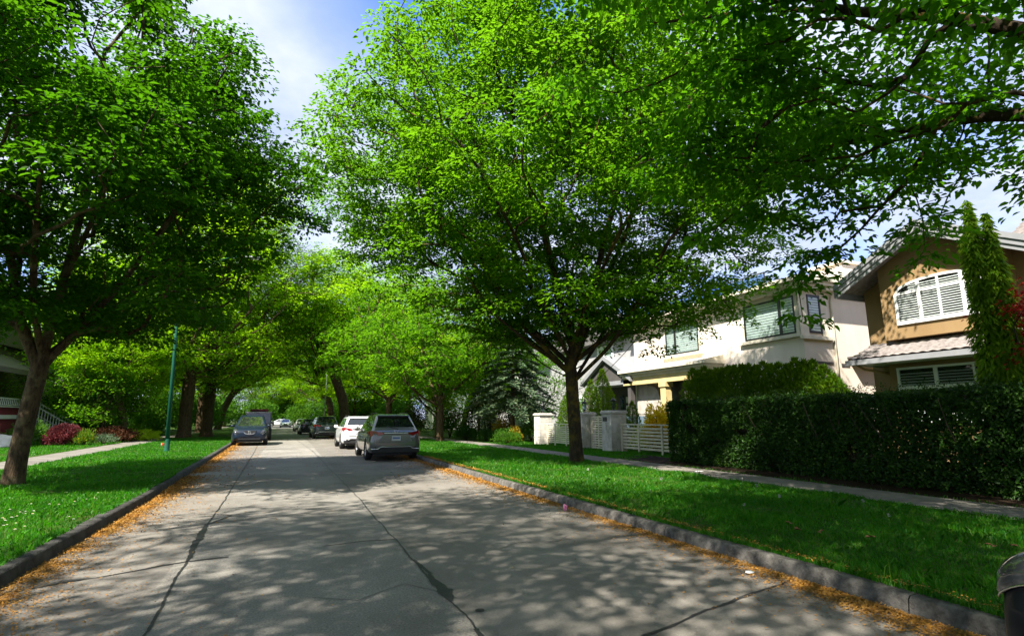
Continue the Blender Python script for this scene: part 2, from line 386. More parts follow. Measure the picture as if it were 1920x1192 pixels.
gd = MB(); gd.add([(-700, -300, -.05), (700, -300, -.05), (700, 900, -.05), (-700, 900, -.05)], [(0, 1, 2, 3)])
gd.build('ground', M['ground'])['kind'] = 'structure'
Y0, Y1 = -24, 190
strip('road', -2.62, 4.62, Y0, Y1, 0, 0, M['road'], step=2, nx=10)
cross = MB(); cross.add([(-60, 118, .004), (60, 118, .004), (60, 127, .004), (-60, 127, .004)], [(0, 1, 2, 3)]); cross.build('road', M['walk'])['kind'] = 'structure'
def kerb(x0, x1, m):
    ys = sorted(list(np.arange(Y0, 112, .5)) + [v + .009 for v in np.arange(Y0, 112, 3.0)]); joint = [abs(((a - Y0) / 3.0) - round((a - Y0) / 3.0)) < 1e-4 and b - a < .1 for a, b in zip(ys, ys[1:])]; V = []; F = []; sg = 1 if x1 > x0 else -1
    for y in ys:
        j = .008 * mnoise.noise((0, y * 2.1, x0)); zz = .007 * mnoise.noise((4, y * 1.3, x0)); o = off(y, x0)
        lx = 0
        for (x, z) in ((x0, -.03), (x0 + sg * .025 + j, .105 + zz), (x0 + sg * .05 + j, .13 + zz), (x1, .135 + zz), (x1 + sg * .01, -.03)): V.append((x + o + lx, y, z))
    for k in range(len(ys) - 1):
        if joint[k]: continue
        for i in range(4): a = k * 5 + i; F.append((a, a + 1, a + 6, a + 5))
    o = link_mesh('kerb', np_mesh('kerb', V, F), m); o['kind'] = 'structure'
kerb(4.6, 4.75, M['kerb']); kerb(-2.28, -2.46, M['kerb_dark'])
strip('verge', 4.735, 8.98, Y0, 112, .115, .185, M['turf'], step=.7, nx=8, bumps=.035)
strip('pavement', 8.95, 10.2, Y0, 112, .2, .205, M['walk'], step=1.5, nx=1)
strip('soil_bed', 10.18, 11.9, -10, 16.5, .185, .22, M['soil'], step=.6, nx=4, bumps=.05)
strip('lawn', 10.18, 60, Y0, 160, .16, .3, M['turf'], step=2, nx=14, bumps=.03)
strip('verge', -6.7, -2.44, Y0, 112, .15, .12, M['turf'], step=.7, nx=8, bumps=.035)
strip('pavement', -8.0, -6.66, Y0, 112, .165, .16, M['walk'], step=1.5, nx=1)
strip('lawn', -60, -7.98, Y0, 160, .4, .16, M['turf'], step=2, nx=14, bumps=.03)

# tar seams and patches on the concrete
def seam(pts, w, seed, z=.005, name='road_seam'):
    pts = [np.array(p, float) for p in pts]; V = []; F = []; out = [];
    for a, b in zip(pts, pts[1:]):
        k = max(1, int(np.linalg.norm(b - a) / .06)); out += [a + (b - a) * i / k for i in range(k)]
    out.append(pts[-1]); n = len(out)
    for i, p in enumerate(out):
        t = out[min(i + 1, n - 1)] - out[max(0, i - 1)]; t /= np.linalg.norm(t); s = np.array([-t[1], t[0]])
        ww = w(i / n) if callable(w) else w
        j = mnoise.noise((p[0] * 2, p[1] * 2, seed)) * .03 + mnoise.noise((p[0] * 11, p[1] * 11, seed)) * .012
        a_ = ww * (1 + .7 * mnoise.noise((p[0] * 9, p[1] * 9, seed + 1))); b_ = ww * (1 + .7 * mnoise.noise((p[0] * 9, p[1] * 9, seed + 5)))
        for q, zz in ((p + s * (j + a_), z), (p + s * (j - b_), z)): V.append((q[0] + off(q[1], q[0]), q[1], zz))
    for i in range(n - 1): F.append((2 * i, 2 * i + 1, 2 * i + 3, 2 * i + 2))
    o = link_mesh(name, np_mesh(name, V, F), M['tar']); o['kind'] = 'structure'
seam([(1.36, 1.5), (1.37, 4), (1.36, 8), (1.36, 14), (1.38, 40), (1.38, 110)], lambda t: .009, 1)
seam([(1.37, 3.3), (1.37, 4.0)], .02, 2, .008)
seam([(1.36, 4.65), (1.38, 4.95), (1.385, 5.5)], lambda t: .015 + .05 * math.sin(PI * min(1, t * 1.0)) ** .7 * (1 - .6 * t), 3, .008)
seam([(1.385, 5.5), (1.36, 6.1)], .018, 7, .008)
seam([(-.79, 1.5), (-.83, 5), (-.9, 7), (-.97, 9.3), (-1.0, 12.5), (-1.0, 40), (-1.0, 110)], .011, 4)
seam([(-.9, 7.0), (-.94, 8.0), (-.98, 9.2)], lambda t: .015 + .024 * math.sin(PI * t), 5, .008)
seam([(-.97, 9.2), (-.72, 9.9), (-.95, 10.1)], .012, 6, .008)
seam([(-2.2, 6.35), (-1.6, 6.6), (-.9, 6.95), (-.5, 7.0)], lambda t: .008 + .014 * t, 8)
seam([(-1.9, 9.0), (-1.3, 9.1), (-.75, 9.3), (.1, 9.6), (1.3, 9.75)], .008, 9)
seam([(-1.0, 12.2), (.2, 12.3), (1.36, 12.3)], .008, 10)
seam([(.5, 7.15), (1.0, 7.25), (1.36, 7.2)], .012, 11)
seam([(1.6, 3.1), (2.2, 3.36), (3.2, 3.68), (4.5, 4.0)], lambda t: .010 + .008 * abs(math.sin(t * 7)), 12)
seam([(-1.0, 20.5), (1.36, 20.8), (4.5, 21.0)], .01, 13)
seam([(-2.4, 15.2), (-1.0, 15.3)], .008, 14); seam([(1.36, 15), (4.5, 15.3)], .007, 15)
for k_, (x_, y_) in enumerate([(-2.2, 8.3), (.3, 5.2), (2.4, 6.2), (3.4, 9.6), (-.2, 11), (2.2, 13.5), (-1.9, 11.6), (3.0, 17)]):
    seam([(x_, y_), (x_ + .35, y_ + .22 * (-1) ** k_), (x_ + .8, y_ + .1), (x_ + 1.1, y_ + .35 * (-1) ** k_)], .0035, 30 + k_)
def blob(cx, cy, r, seed):
    n = 22; V = [(cx + r * (1 + .3 * mnoise.noise((math.cos(a) * 1.5, math.sin(a) * 1.5, seed))) * math.cos(a), cy + .8 * r * (1 + .3 * mnoise.noise((math.cos(a) * 1.5, math.sin(a) * 1.5, seed + 3))) * math.sin(a), .006) for a in np.linspace(0, 2 * PI, n, False)]
    MB().add(V, [tuple(range(n))]).build('tar_patch', M['tar'])['kind'] = 'structure'
blob(1.52, 4.36, .04, 3); blob(1.42, 4.95, .055, 8); blob(1.85, 3.22, .035, 5)

# orange blossom and needle litter along both kerbs (uncountable)
def litter():
    P = []
    r = np.random.default_rng(3)
    for side in (0, 1):
        n = 80000 if side == 0 else 90000
        y = (r.uniform(0, 1, n) ** 1.8) * 58 + (1.0 if side == 0 else 4.5)
        q = np.abs(r.normal(size=n)) * r.choice([.1, .22, .55], n, p=[.62, .28, .1])
        k = np.array([mnoise.noise((yy * .55, side * 9, 0)) + .5 * mnoise.noise((yy * 1.9, side * 9, 4)) for yy in y])
        if side == 0: q = q * np.where(y < 5, 1 + .45 * (5 - y) * .5, 1.0)
        if side == 0: keep = r.uniform(0, 1, n) < np.clip(.95 + 1.5 * k, .06, 1)
        else: keep = r.uniform(0, 1, n) < np.clip(.95 + 1.5 * k, .08, 1); q = q * 1.35
        y = y[keep]; q = q[keep]; o = np.array([off(v, 4.6 if side == 0 else -2.3) for v in y])
        x = (4.59 - q if side == 0 else -2.27 + q) + o
        P.append(np.stack([x, y, np.full(len(x), .006)], 1))
    n = 9000; y = 1.6 + 2.3 * r.uniform(0, 1, n); P.append(np.stack([4.58 - np.abs(r.normal(size=n)) * (.12 + .13 * np.clip(3.6 - y, 0, 2)), y, np.full(n, .006)], 1))
    # thin scatter over the lanes
    n = 700; y = r.uniform(2, 30, n); P.append(np.stack([r.uniform(-2.2, 4.5, n) + np.array([off(v) for v in y]), y, np.full(n, .006)], 1))
    # a thin line on the grass edge above the right kerb
    n = 5000; y = r.uniform(1, 20, n); P.append(np.stack([4.82 + np.abs(r.normal(size=n)) * .07 + np.array([off(v) for v in y]), y, np.full(n, .15)], 1))
    P = np.concatenate(P); n = len(P); P[:, 2] += r.uniform(0, .012, n)
    D = rand_unit(n, r); D[:, 2] *= .25; Nn = rand_unit(n, r) * .4; Nn[:, 2] = 1
    dist = np.linalg.norm(P, axis=1)
    V, F = leaf_cards(P, D, Nn, r.uniform(.014, .04, n) * np.clip(dist / 9, .8, 1.8), .5, .1, False)
    m = leafmat('litter', [(.2, .09, .02), (.34, .16, .03), (.42, .22, .045), (.24, .13, .05)], (.4, .2, .04), .1, .8, 2., .2)
    o = link_mesh('blossom_litter', np_mesh('blossom_litter', V, F), m); tag(o, kind='stuff', label='orange fallen blossom litter lying along both kerbs', cat='litter')
litter()

# grass blades (uncountable)
def grass():
    r = np.random.default_rng(8); P = []
    def area(x0, x1, y0, y1, n, zf, pw=1.0):
        y = y0 + (y1 - y0) * r.uniform(0, 1, n) ** pw; x = r.uniform(x0, x1, n)
        o = np.array([off(v, u) for v, u in zip(y, x)]); P.append(np.stack([x + o, y, zf(x) + 0 * y], 1))
    zr = lambda x: .115 + (x - 4.78) / 4.2 * .07; zl = lambda x: .12 + (-2.44 - x) / 4.26 * .03
    area(4.76, 9.0, 1.0, 9, 72000, zr); area(4.76, 9.0, 9, 36, 70000, zr, 1.5)
    area(-6.72, -2.42, 5.5, 14, 52000, zl); area(-6.72, -2.42, 14, 46, 52000, zl, 1.4)
    area(4.72, 4.86, 1.0, 14, 4000, lambda x: .13 + 0 * x); area(-2.52, -2.4, 5, 16, 2500, lambda x: .13 + 0 * x)
    area(10.2, 13.6, 15.5, 30, 22000, lambda x: .18 + 0 * x); area(-14, -8, 18, 40, 26000, lambda x: .2 + 0 * x)
    area(8.93, 9.03, 2, 25, 3000, lambda x: .19 + 0 * x); area(10.15, 10.26, 3, 25, 1500, lambda x: .19 + 0 * x)
    P = np.concatenate(P); bare = np.array([mnoise.noise((a * .9, b * .7, 11)) + .5 * mnoise.noise((a * 3, b * 3, 2)) for a, b in P[:, :2]]); P = P[(bare > -.42) | (r.uniform(0, 1, len(P)) < .3)]; n = len(P)
    P[:, 2] += np.array([.035 * mnoise.noise((a * .8, b * .8, 0)) for a, b in P[:, :2]]) - .012
    tall = np.array([mnoise.noise((a * 1.1, b * 1.1, 3)) for a, b in P[:, :2]])
    h = r.uniform(.035, .085, n) * (1 + .7 * np.clip(tall, -.6, 1)); h[r.uniform(0, 1, n) < .012] *= 2.0
    dist = np.hypot(P[:, 0], P[:, 1]); w = np.clip(dist / 7, .8, 3) * r.uniform(.0028, .0055, n)
    a = r.uniform(0, 2 * PI, n); lean = r.uniform(.1, .9, n); la = r.uniform(0, 2 * PI, n)
    s = np.stack([np.cos(a), np.sin(a), 0 * a], 1) * w[:, None]
    mid = P + np.stack([np.cos(la) * lean * h * .3, np.sin(la) * lean * h * .3, h * .6], 1)
    tip = P + np.stack([np.cos(la) * lean * h, np.sin(la) * lean * h, h * (1.05 - .3 * lean)], 1)
    V = np.stack([P - s, P + s, mid + s * .7, tip, mid - s * .7], 1).reshape(-1, 3); F = np.arange(n)[:, None] * 5 + np.array([0, 1, 2, 3, 4])
    o = link_mesh('grass', np_mesh('grass', V, F), M['grass']); tag(o, 'short green grass growing on the verges', 'grass', kind='stuff')
grass()
# ------------------------------------------------------------------ street trees
STREET = 'street trees in the verges'
# the big tree in the middle of the picture
r_ = np.random.default_rng(21)
tr = [(0, 0, -.1), (-.02, 0, .8), (-.05, .02, 1.8), (-.12, 0, 2.7), (-.14, 0, 3.3)]
lm = make_limbs((-.13, 0, 3.2), 9, r_, (36, 56), (5.5, 7.5), .0, .4, .3) + make_limbs((-.13, 0, 3.3), 6, r_, (58, 82), (6, 9), .3, .4, 1.) + make_limbs((-.12, 0, 3.0), 4, r_, (18, 30), (3, 4.5), 0, .5, 2.2)
n_ = 55; a_ = r_.uniform(0, 2 * PI, n_); q_ = 1.8 + 3.4 * r_.uniform(0, 1, n_) ** .7; low_ = np.stack([q_ * np.cos(a_), q_ * np.sin(a_), 4.0 + .16 * q_ + r_.normal(size=n_) * .45], 1); la_ = r_.uniform(1.6, 5.0, 20); de_ = r_.uniform(-2.5, 1.2, 20); low_ = np.concatenate([low_, np.stack([la_ * .877 + de_ * .48, -la_ * .48 + de_ * .877, 4.15 + .12 * la_ + r_.uniform(0, .7, 20)], 1)], 0)
make_tree('street_tree', 'large spreading vase-shaped street tree standing before the low white slatted fence', 'tree', (8.4, 15.1, .16), tr, .2,
          [(3.9, 2.2), (4.6, 3.9), (5.4, 5.3), (6.4, 6.7), (7.8, 8.1), (10, 8.7), (12, 7.9), (14, 5.8), (15.4, 3.4), (16.4, 1.2)], 1900, 135, .66, .132, lm, 4, M['leaf_main'], M['bark_main'], STREET, hole=-.1, lump=.16, r0=.011, extra=low_, squeeze=.74, thick=.085,
          cx=lambda z: (-.15 * max(0, z - 4) * .25, .0))
# first tree on the left verge
tr = [(0, 0, -.1), (.02, 0, .8), (.08, 0, 1.7), (.14, 0, 2.4), (.16, 0, 2.75)]
def L3(*p): return [np.array(q, float) for q in p]
lm = [L3((.14, 0, 2.5), (-.25, -.1, 3.3), (-.5, -.2, 4.4), (-.9, -.5, 6.5)), L3((.15, 0, 2.6), (.2, .2, 4.0), (.3, .4, 6), (.2, .8, 9), (.1, .9, 11)), L3((.16, 0, 2.5), (.8, .25, 3.6), (1.5, .4, 5.0), (2.3, .5, 6.8), (2.6, .4, 8.5)),
      L3((.15, 0, 2.7), (.1, -.8, 3.9), (.3, -1.8, 5.5), (.4, -2.4, 8)), L3((.15, 0, 2.7), (.9, 1.2, 4.0), (1.6, 2.6, 5.5), (2.2, 3.5, 7.5)), L3((.2, .2, 4.2), (.9, -.5, 6.2), (1.1, -.6, 9)), L3((-.25, -.1, 3.3), (-1.6, .5, 4.3), (-3.2, 1, 5.2))]
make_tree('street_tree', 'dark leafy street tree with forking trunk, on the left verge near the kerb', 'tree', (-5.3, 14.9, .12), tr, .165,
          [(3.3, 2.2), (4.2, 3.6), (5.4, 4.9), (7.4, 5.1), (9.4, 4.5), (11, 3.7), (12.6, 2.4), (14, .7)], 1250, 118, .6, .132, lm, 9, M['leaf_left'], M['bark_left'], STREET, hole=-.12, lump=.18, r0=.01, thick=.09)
# the tree whose limbs hang in from the right; its trunk stands beside the camera
tr = [(0, 0, -.1), (0, 0, 1.2), (.05, .05, 2.6), (.1, .1, 3.6)]
r_ = np.random.default_rng(33)
lm = [L3((.05, .05, 3.0), (.3, 1.6, 4.5), (.2, 3.2, 5.5), (-.35, 4.8, 5.8), (-.9, 6.2, 5.75)), L3((.1, .1, 3.4), (-.6, 1.3, 4.8), (-1.4, 2.9, 6.3), (-2.2, 4.5, 7.4), (-3, 6.2, 8.2)), L3((.1, .1, 3.6), (-.1, 1.4, 5.4), (-.7, 2.7, 7.3), (-1.2, 4, 9)),
      L3((.1, .1, 3.5), (1.2, 1.2, 4.8), (2.4, 2.6, 6.2), (3.2, 4, 7.4)), L3((.1, .1, 3.5), (-1.6, .2, 5), (-3.4, 1.2, 6.6), (-5, 2, 7.8))] + make_limbs((.1, .1, 3.5), 6, r_, (35, 70), (5, 7), 0, .4, 3.3)
ex = [r_.uniform((-3.6, 2.6, 5.7), (2.4, 6.6, 7.6)) for _ in range(120)]
def hang(a, b, n, s, zs=.12):
    for i in range(n):
        t = i / max(1, n - 1); p = np.array(a) + (np.array(b) - np.array(a)) * t + r_.normal(size=3) * [s, s, zs]; ex.append(p)
hang((-.4, 4.9, 5.3), (.1, 6.4, 3.25), 7, .12); hang((-.2, 5.2, 4.6), (-.85, 5.9, 3.6), 4, .12); hang((-.9, 5.6, 5.0), (-1.9, 6.2, 4.35), 7, .3)
hang((.6, 4.9, 4.6), (1.6, 5.1, 4.0), 3, .15); hang((1.2, 5.2, 5.3), (2.2, 5.0, 4.6), 4, .2); hang((-1.6, 5.2, 5.6), (-3.0, 6.2, 5.6), 12, .35, .3)
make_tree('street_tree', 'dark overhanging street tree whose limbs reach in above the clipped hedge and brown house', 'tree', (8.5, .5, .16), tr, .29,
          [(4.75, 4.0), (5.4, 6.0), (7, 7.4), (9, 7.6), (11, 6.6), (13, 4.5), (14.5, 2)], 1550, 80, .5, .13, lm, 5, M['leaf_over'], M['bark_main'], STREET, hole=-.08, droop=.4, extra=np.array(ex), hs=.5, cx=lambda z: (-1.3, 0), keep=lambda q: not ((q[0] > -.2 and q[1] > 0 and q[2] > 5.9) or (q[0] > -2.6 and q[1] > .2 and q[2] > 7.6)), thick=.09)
# its neighbour over the road, outside the frame: it shades the foreground
tr = [(0, 0, -.1), (.02, 0, 1.2), (.1, 0, 2.7)]
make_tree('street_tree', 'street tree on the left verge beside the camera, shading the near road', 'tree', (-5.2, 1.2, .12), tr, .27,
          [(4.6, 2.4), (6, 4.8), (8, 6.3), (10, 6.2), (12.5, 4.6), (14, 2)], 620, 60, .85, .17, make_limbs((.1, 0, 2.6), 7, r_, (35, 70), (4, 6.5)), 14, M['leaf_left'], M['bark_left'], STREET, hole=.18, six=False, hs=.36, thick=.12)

# the tall old trees further along: two kinds, then copies
def elm(name, label, loc, r_base, H, Rm, seed, leaf, ncl=1000, per=62, lean=(0, 0), fork=5.0, group='tall trees further along the street', size=.23, rad=1.0, base=.16):
    r = np.random.default_rng(seed)
    tr = [(0, 0, -.2), (lean[0] * .3, lean[1] * .3, fork * .5), (lean[0], lean[1], fork)]
    lm = make_limbs((lean[0], lean[1], fork), 6, r, (45, 72), (H * .28, H * .42), 0, .4, seed) + make_limbs((lean[0], lean[1], fork), 3, r, (15, 35), (4, 6), -.3, .5, seed + 1)
    prof = [(H * base, Rm * .35), (H * (base + .08), Rm * .72), (H * max(.38, base + .16), Rm * .98), (H * .56, Rm), (H * .72, Rm * .85), (H * .87, Rm * .55), (H, Rm * .12)]
    return make_tree(name, label, 'tree', loc, tr, r_base, prof, ncl, per, rad, size, lm, seed, leaf, M['bark_far'], group, hole=-.1, six=False, r0=.014, lump=.22, thick=.1, cx=lambda z: lean if z > fork else (0, 0))
eA = elm('tall_tree', 'thick-trunked tall tree standing just behind the green lamp post', (-6.9, 45.5, .15), .42, 24, 8.6, 31, M['leaf_far'])
eB = elm('tall_tree', 'leaning thick-trunked tall tree at the kerb beyond the white car', (4.9, 50, .1), .42, 17, 7.6, 47, M['leaf_far'], lean=(-1.6, .6), fork=6.0, base=.36)
dup(eA, (-5.9, 49, .15), 2.1, .94, 'second thick trunk close beyond the one behind the lamp post')
sA = elm('verge_tree', 'slim verge tree right of the grey car, dark trunk in front of round green shrub', (8.5, 32, .16), .19, 11, 4.8, 61, M['leaf_main'], 520, 56, fork=3.0, size=.19, rad=.6, base=.26)
dup(sA, (7.1, 42, .15), 1.3, 1.15, 'verge tree with mottled trunk rising above the grey car roof')
lime = elm('lime_green_tree', 'bright lime-green young tree above the gap between the grey car and garden', (9.6, 37, .16), .13, 7.2, 3.6, 72, M['leaf_lime'], 330, 46, fork=2.2, size=.2, rad=.6, base=.3)
dup(lime, (7.2, 67, .1), .8, 1.25, 'lime-green tree beside the far curved lamp post')
far = [(-9.2, 40, 1, .52, 'dark tree between the lamp post and the left gardens'), (-8.2, 63, 0, .95, 'left tree just beyond the navy car'), (-8.6, 82, 1, 1.0, 'left tree second beyond the navy car'), (-10, 103, 0, 1.0, 'last left tree before the far crossing'),
       (5.6, 76, 1, 1.0, 'right tree beyond the curved lamp post'), (5.2, 97, 0, 1.0, 'last right tree before the far crossing'), (-15.5, 52, 1, .8, 'yard tree behind the thick-trunked pair on the left'), (-25, 46, 0, .6, 'tree rising behind the maroon porch house'),
       (-17, 72, 0, .9, 'tree in a far left yard'), (15.5, 50, 1, .62, 'garden tree behind the slim verge tree'), (13.5, 66, 0, .9, 'right garden tree beyond the grey houses'), (17, 88, 1, 1., 'far right tree behind the street row'),
       (-7, 140, 0, .9, 'tree closing the end of the street, left'), (1.5, 146, 1, .9, 'tree closing the end of the street, middle'), (9, 138, 0, .95, 'tree closing the end of the street, right'), (-20, 118, 1, 1, 'tree beyond the far crossing, left'), (21, 120, 0, 1, 'tree beyond the far crossing, right'),
       (-3.2, 160, 0, 1.0, 'distant tree behind those closing the street')]
for i, (x, y, k, s, lab) in enumerate(far): dup((eA, eB)[k], (x, y, .1), i * 1.7, (s, s, s * (1 + .1 * math.sin(i * 2.3))), lab)

# ------------------------------------------------------------------ garden plants
def shell_points(f, n, r):
    return np.array([f(r) for _ in range(n)])
def bush(name, label, cat, loc, rad, h, leafm, n=2600, size=.07, seed=1, lump=.25, group=None, up=.3, cone=0.0, wr=.55, stems=True, fill=.55):
    """shrub: leaves spread through a lumpy ellipsoid or cone volume, on a few stems"""
    r = np.random.default_rng(seed); rx, ry = rad if isinstance(rad, tuple) else (rad, rad)
    d = rand_unit(n, r); d[:, 2] = np.abs(d[:, 2]) * 1.0 - .25 * (r.uniform(0, 1, n) < .35)
    u = r.uniform(0, 1, n) ** (1 - fill); k = np.array([1 + lump * 1.6 * mnoise.noise((a * 2.2 + seed, b * 2.2, c * 2.2)) for a, b, c in d])
    q = d * (u * k)[:, None]; z = np.clip(q[:, 2], -.3, 2)
    if cone:
        t = r.uniform(0, 1, n) ** 1.35; a = r.uniform(0, 2 * PI, n); kk = np.array([1 + lump * mnoise.noise((math.cos(b) * 2 + seed, math.sin(b) * 2, c * 4)) for b, c in zip(a, t)])
        R = (1 - t ** cone) * (u ** .6) * kk; P = np.stack([R * rx * np.cos(a), R * ry * np.sin(a), t * h], 1); d = np.stack([np.cos(a), np.sin(a), .5 + 0 * a], 1)
    else: P = np.stack([q[:, 0] * rx, q[:, 1] * ry, (z + .3) / 1.3 * h], 1)
    D = d + r.normal(size=(n, 3)) * .5; D[:, 2] += up; Nn = d * .6 + r.normal(size=(n, 3)) * .5; Nn[:, 2] += .6
    V, F = leaf_cards(P, D, Nn, size * r.uniform(.6, 1.3, n), wr, .15, False)
    root = thing(name, label, cat, loc, group=group)
    link_mesh('foliage', np_mesh('foliage', V, F), leafm, root)
    if stems:
        mb = MB()
        for i in range(6):
            a = i * 1.05 + seed; mb.tube([(0, 0, -.05), (rx * .25 * math.cos(a), ry * .25 * math.sin(a), h * .4), (rx * .5 * math.cos(a), ry * .5 * math.sin(a), h * .75)], [.03, .018, .006], 5)
        if cone: mb.tube([(0, 0, -.05), (0, 0, h * .9)], [.05, .01], 6)
        mb.build('stem', M['twig'], root)
    return root

# clipped dark hedge along the pavement
def hedge():
    r = np.random.default_rng(17); root = thing('clipped_hedge', 'long dark clipped hedge beside the right pavement', 'hedge', (11.6, 6, .2))
    x0, x1, y0, y1, h = -.55, .75, -9, 8.0, 1.8
    P = []; Nr = []
    def face(n, fn, nrm, depth):
        q = np.array([fn(r) for _ in range(n)]); dd = np.abs(r.normal(size=n)) * depth
        bump = np.array([0.13 * mnoise.noise((p[0] * 1.3, p[1] * 1.3, p[2] * 1.3)) + .04 * mnoise.noise((p[0] * 4, p[1] * 4, p[2] * 4)) for p in q])
        P.append(q - np.array(nrm) * (dd - bump)[:, None]); Nr.append(np.tile(nrm, (n, 1)))
    face(52000, lambda r: (x0, y0 + 6.5 + (y1 - y0 - 6.5) * r.uniform(), .02 + (h - .02) * r.uniform() ** .9), (-1., 0, 0), .13)
    face(5000, lambda r: (x0, r.uniform(y0, y0 + 6.5), h * r.uniform()), (-1., 0, 0), .13)
    face(26000, lambda r: (r.uniform(x0, x1), r.uniform(-3, y1), h), (0, 0, 1.), .1)
    face(7000, lambda r: (r.uniform(x0, x1), y1, h * r.uniform()), (0, 1., 0), .15)
    face(9000, lambda r: (x1, r.uniform(y0, y1), h * r.uniform()), (1., 0, 0), .14)
    P = np.concatenate(P); Nr = np.concatenate(Nr); n = len(P)
    hole = np.array([mnoise.noise((a * 2.6, b * 2.6, c * 2.6)) for a, b, c in P]); keep = hole > -.42; P = P[keep]; Nr = Nr[keep]; n = len(P)
    q = np.stack([r.uniform(-.3, .5, 26000), r.uniform(y0 + 5, y1 - .2, 26000), h * r.uniform(.03, .97, 26000)], 1); P = np.concatenate([P, q]); Nr = np.concatenate([Nr, np.tile((-1., 0, 0), (26000, 1))]); n = len(P)
    # stray shoots standing up from the top
    D = Nr * .5 + rand_unit(n, r) * .9; D[:, 2] += .15; Nn = Nr * .7 + rand_unit(n, r) * .6 + [0, 0, .35]
    V, F = leaf_cards(P, D, Nn, .062 * r.uniform(.6, 1.35, n), .6, .2, True)
    k = 650; S_ = np.stack([r.uniform(x0, x1, k), r.uniform(-3, y1, k), np.full(k, h)], 1); sp = []
    for s in S_:
        L = r.uniform(.04, .26)
        for j in range(5): sp.append(s + np.array([r.normal() * .02, r.normal() * .02, L * j / 4]))
    sp = np.array(sp); D = rand_unit(len(sp), r); D[:, 2] = np.abs(D[:, 2]); V2, F2 = leaf_cards(sp, D, rand_unit(len(sp), r) * .6 + [0, 0, .7], .05 * r.uniform(.6, 1.2, len(sp)), .55, .2, True)
    V = np.concatenate([V, V2]); F = np.concatenate([F, F2 + (len(V) - len(V2))])
    link_mesh('foliage', np_mesh('foliage', V, F), M['hedge'], root)
    mb = MB()
    for i in range(70):
        y = y0 + .2 + (y1 - y0 - .4) * i / 69; x = r.normal() * .08
        for j in range(4):
            a, b = r.normal() * .3, r.normal() * .22; mb.tube([(x, y, -.1), (x + a * .4, y + b * .5, .6), (x + a, y + b, 1.2), (x + a * 1.3, y + b * 1.4, 1.65)], [.022, .016, .01, .004], 4, False)
    mb.build('stem', M['twig'], root)
    # the dead, twiggy inside of the hedge
    V = []; q = np.stack([r.uniform(x0 + .15, x1 - .15, 16000), r.uniform(y0, y1 - .15, 16000), r.uniform(.05, h - .12, 16000)], 1)
    V, F = leaf_cards(q, rand_unit(len(q), r), rand_unit(len(q), r), r.uniform(.1, .28, len(q)), .16, 0, False)
    link_mesh('twigs', np_mesh('twigs', V, F), M['twig'], root)
hedge()
# cedar hedge in front of the cream house: one clipped row of feathery foliage
def cedar_row():
    r = np.random.default_rng(27); root = thing('cedar_hedge', 'bright green cedar hedge under the cream house, its top fringed and right end tapering', 'hedge', (14.2, 13.0, .2))
    P = []; Dn = []
    ys = np.arange(-2.75, 3.4, .3)
    for y in ys:
        h = 3.0 + .07 * r.normal() + .05 * y
        if y < -1.6: h = 3.0 - .95 * (-1.6 - y) / 1.15 * (-1.6 - y) / 1.15
        n = 1900; t = r.uniform(0, 1, n) ** .8; a = r.uniform(0, 2 * PI, n); R = .5 * (1 - t ** 5) * (.55 + .45 * np.sqrt(r.uniform(0, 1, n)))
        P.append(np.stack([R * 1.2 * np.cos(a), y + R * np.sin(a), t * h], 1)); Dn.append(np.stack([np.cos(a), np.sin(a), .2 + 0 * a], 1))
    P = np.concatenate(P); d = np.concatenate(Dn); n = len(P)
    D = d * .6 + r.normal(size=(n, 3)) * .35; D[:, 2] += .75; V, F = leaf_cards(P, D, d + r.normal(size=(n, 3)) * .5, .13 * r.uniform(.6, 1.3, n), .35, .1, False)
    link_mesh('foliage', np_mesh('foliage', V, F), M['cedar'], root)
    mb = MB()
    for y in ys: mb.tube([(0, y, -.05), (0, y, 2.0)], [.05, .02], 6)
    mb.build('trunk', M['twig'], root)
cedar_row()
cg = 'young cone-shaped cedars behind the fence'
bush('cone_cedar', 'tallest cone-shaped cedar, just left of the dark front door', 'cedar', (15.0, 24.0, .25), .85, 3.75, M['cedar'], 5200, .13, 3, .15, cg, .6, 2.2, .35)
bush('cone_cedar', 'shorter cone-shaped cedar between the tallest cedar and big street tree trunk', 'cedar', (15.2, 25.5, .25), .9, 3.3, M['cedar'], 4400, .13, 4, .15, cg, .6, 2.0, .35)
bush('cone_cedar', 'cedar left of the big street tree trunk, behind the white fence panel', 'cedar', (14.8, 27.2, .25), .8, 3.0, M['cedar'], 4400, .13, 5, .15, cg, .6, 2.6, .35)
bush('cone_cedar', 'small cedar tip behind the right lantern pillar', 'cedar', (14.4, 20.6, .25), .5, 2.0, M['cedar'], 2200, .11, 6, .15, cg, .6, 2.2, .35)
bush('yellow_shrub', 'golden yellow flowering shrub at the hedge end behind the slatted fence', 'shrub', (13.7, 17.9, .3), .62, 1.85, M['yellowleaf'], 5200, .1, 7, .25)
bush('yellow_green_shrub', 'yellow-green shrub showing through the slats right of the lantern pillar', 'shrub', (14.0, 18.6, .25), .9, 1.1, M['chartleaf'], 2600, .08, 8)
bush('garden_shrub', 'green shrub behind the right slatted fence panel', 'shrub', (14.8, 17.8, .25), 1.0, 1.0, M['shrub'], 2200, .08, 9)
bush('globe_shrub', 'large round bright green shrub behind the slim verge tree', 'shrub', (10.9, 38.2, .2), 1.35, 2.5, M['shrub'], 7000, .11, 10, .12)
bush('dark_shrub', 'dark tall shrub behind the grey car, left of the slim verge tree', 'shrub', (8.9, 41.5, .2), 1.25, 2.6, M['yew'], 5000, .12, 11, .2)
bush('yew_bush', 'olive brown conifer between the slim verge tree and blue spruce', 'conifer', (13.0, 35.5, .2), 1.9, 5.2, M['yew'], 11000, .16, 12, .25, None, .3, 1.7, .35)
bg_ = 'clipped box mounds along the pavement'
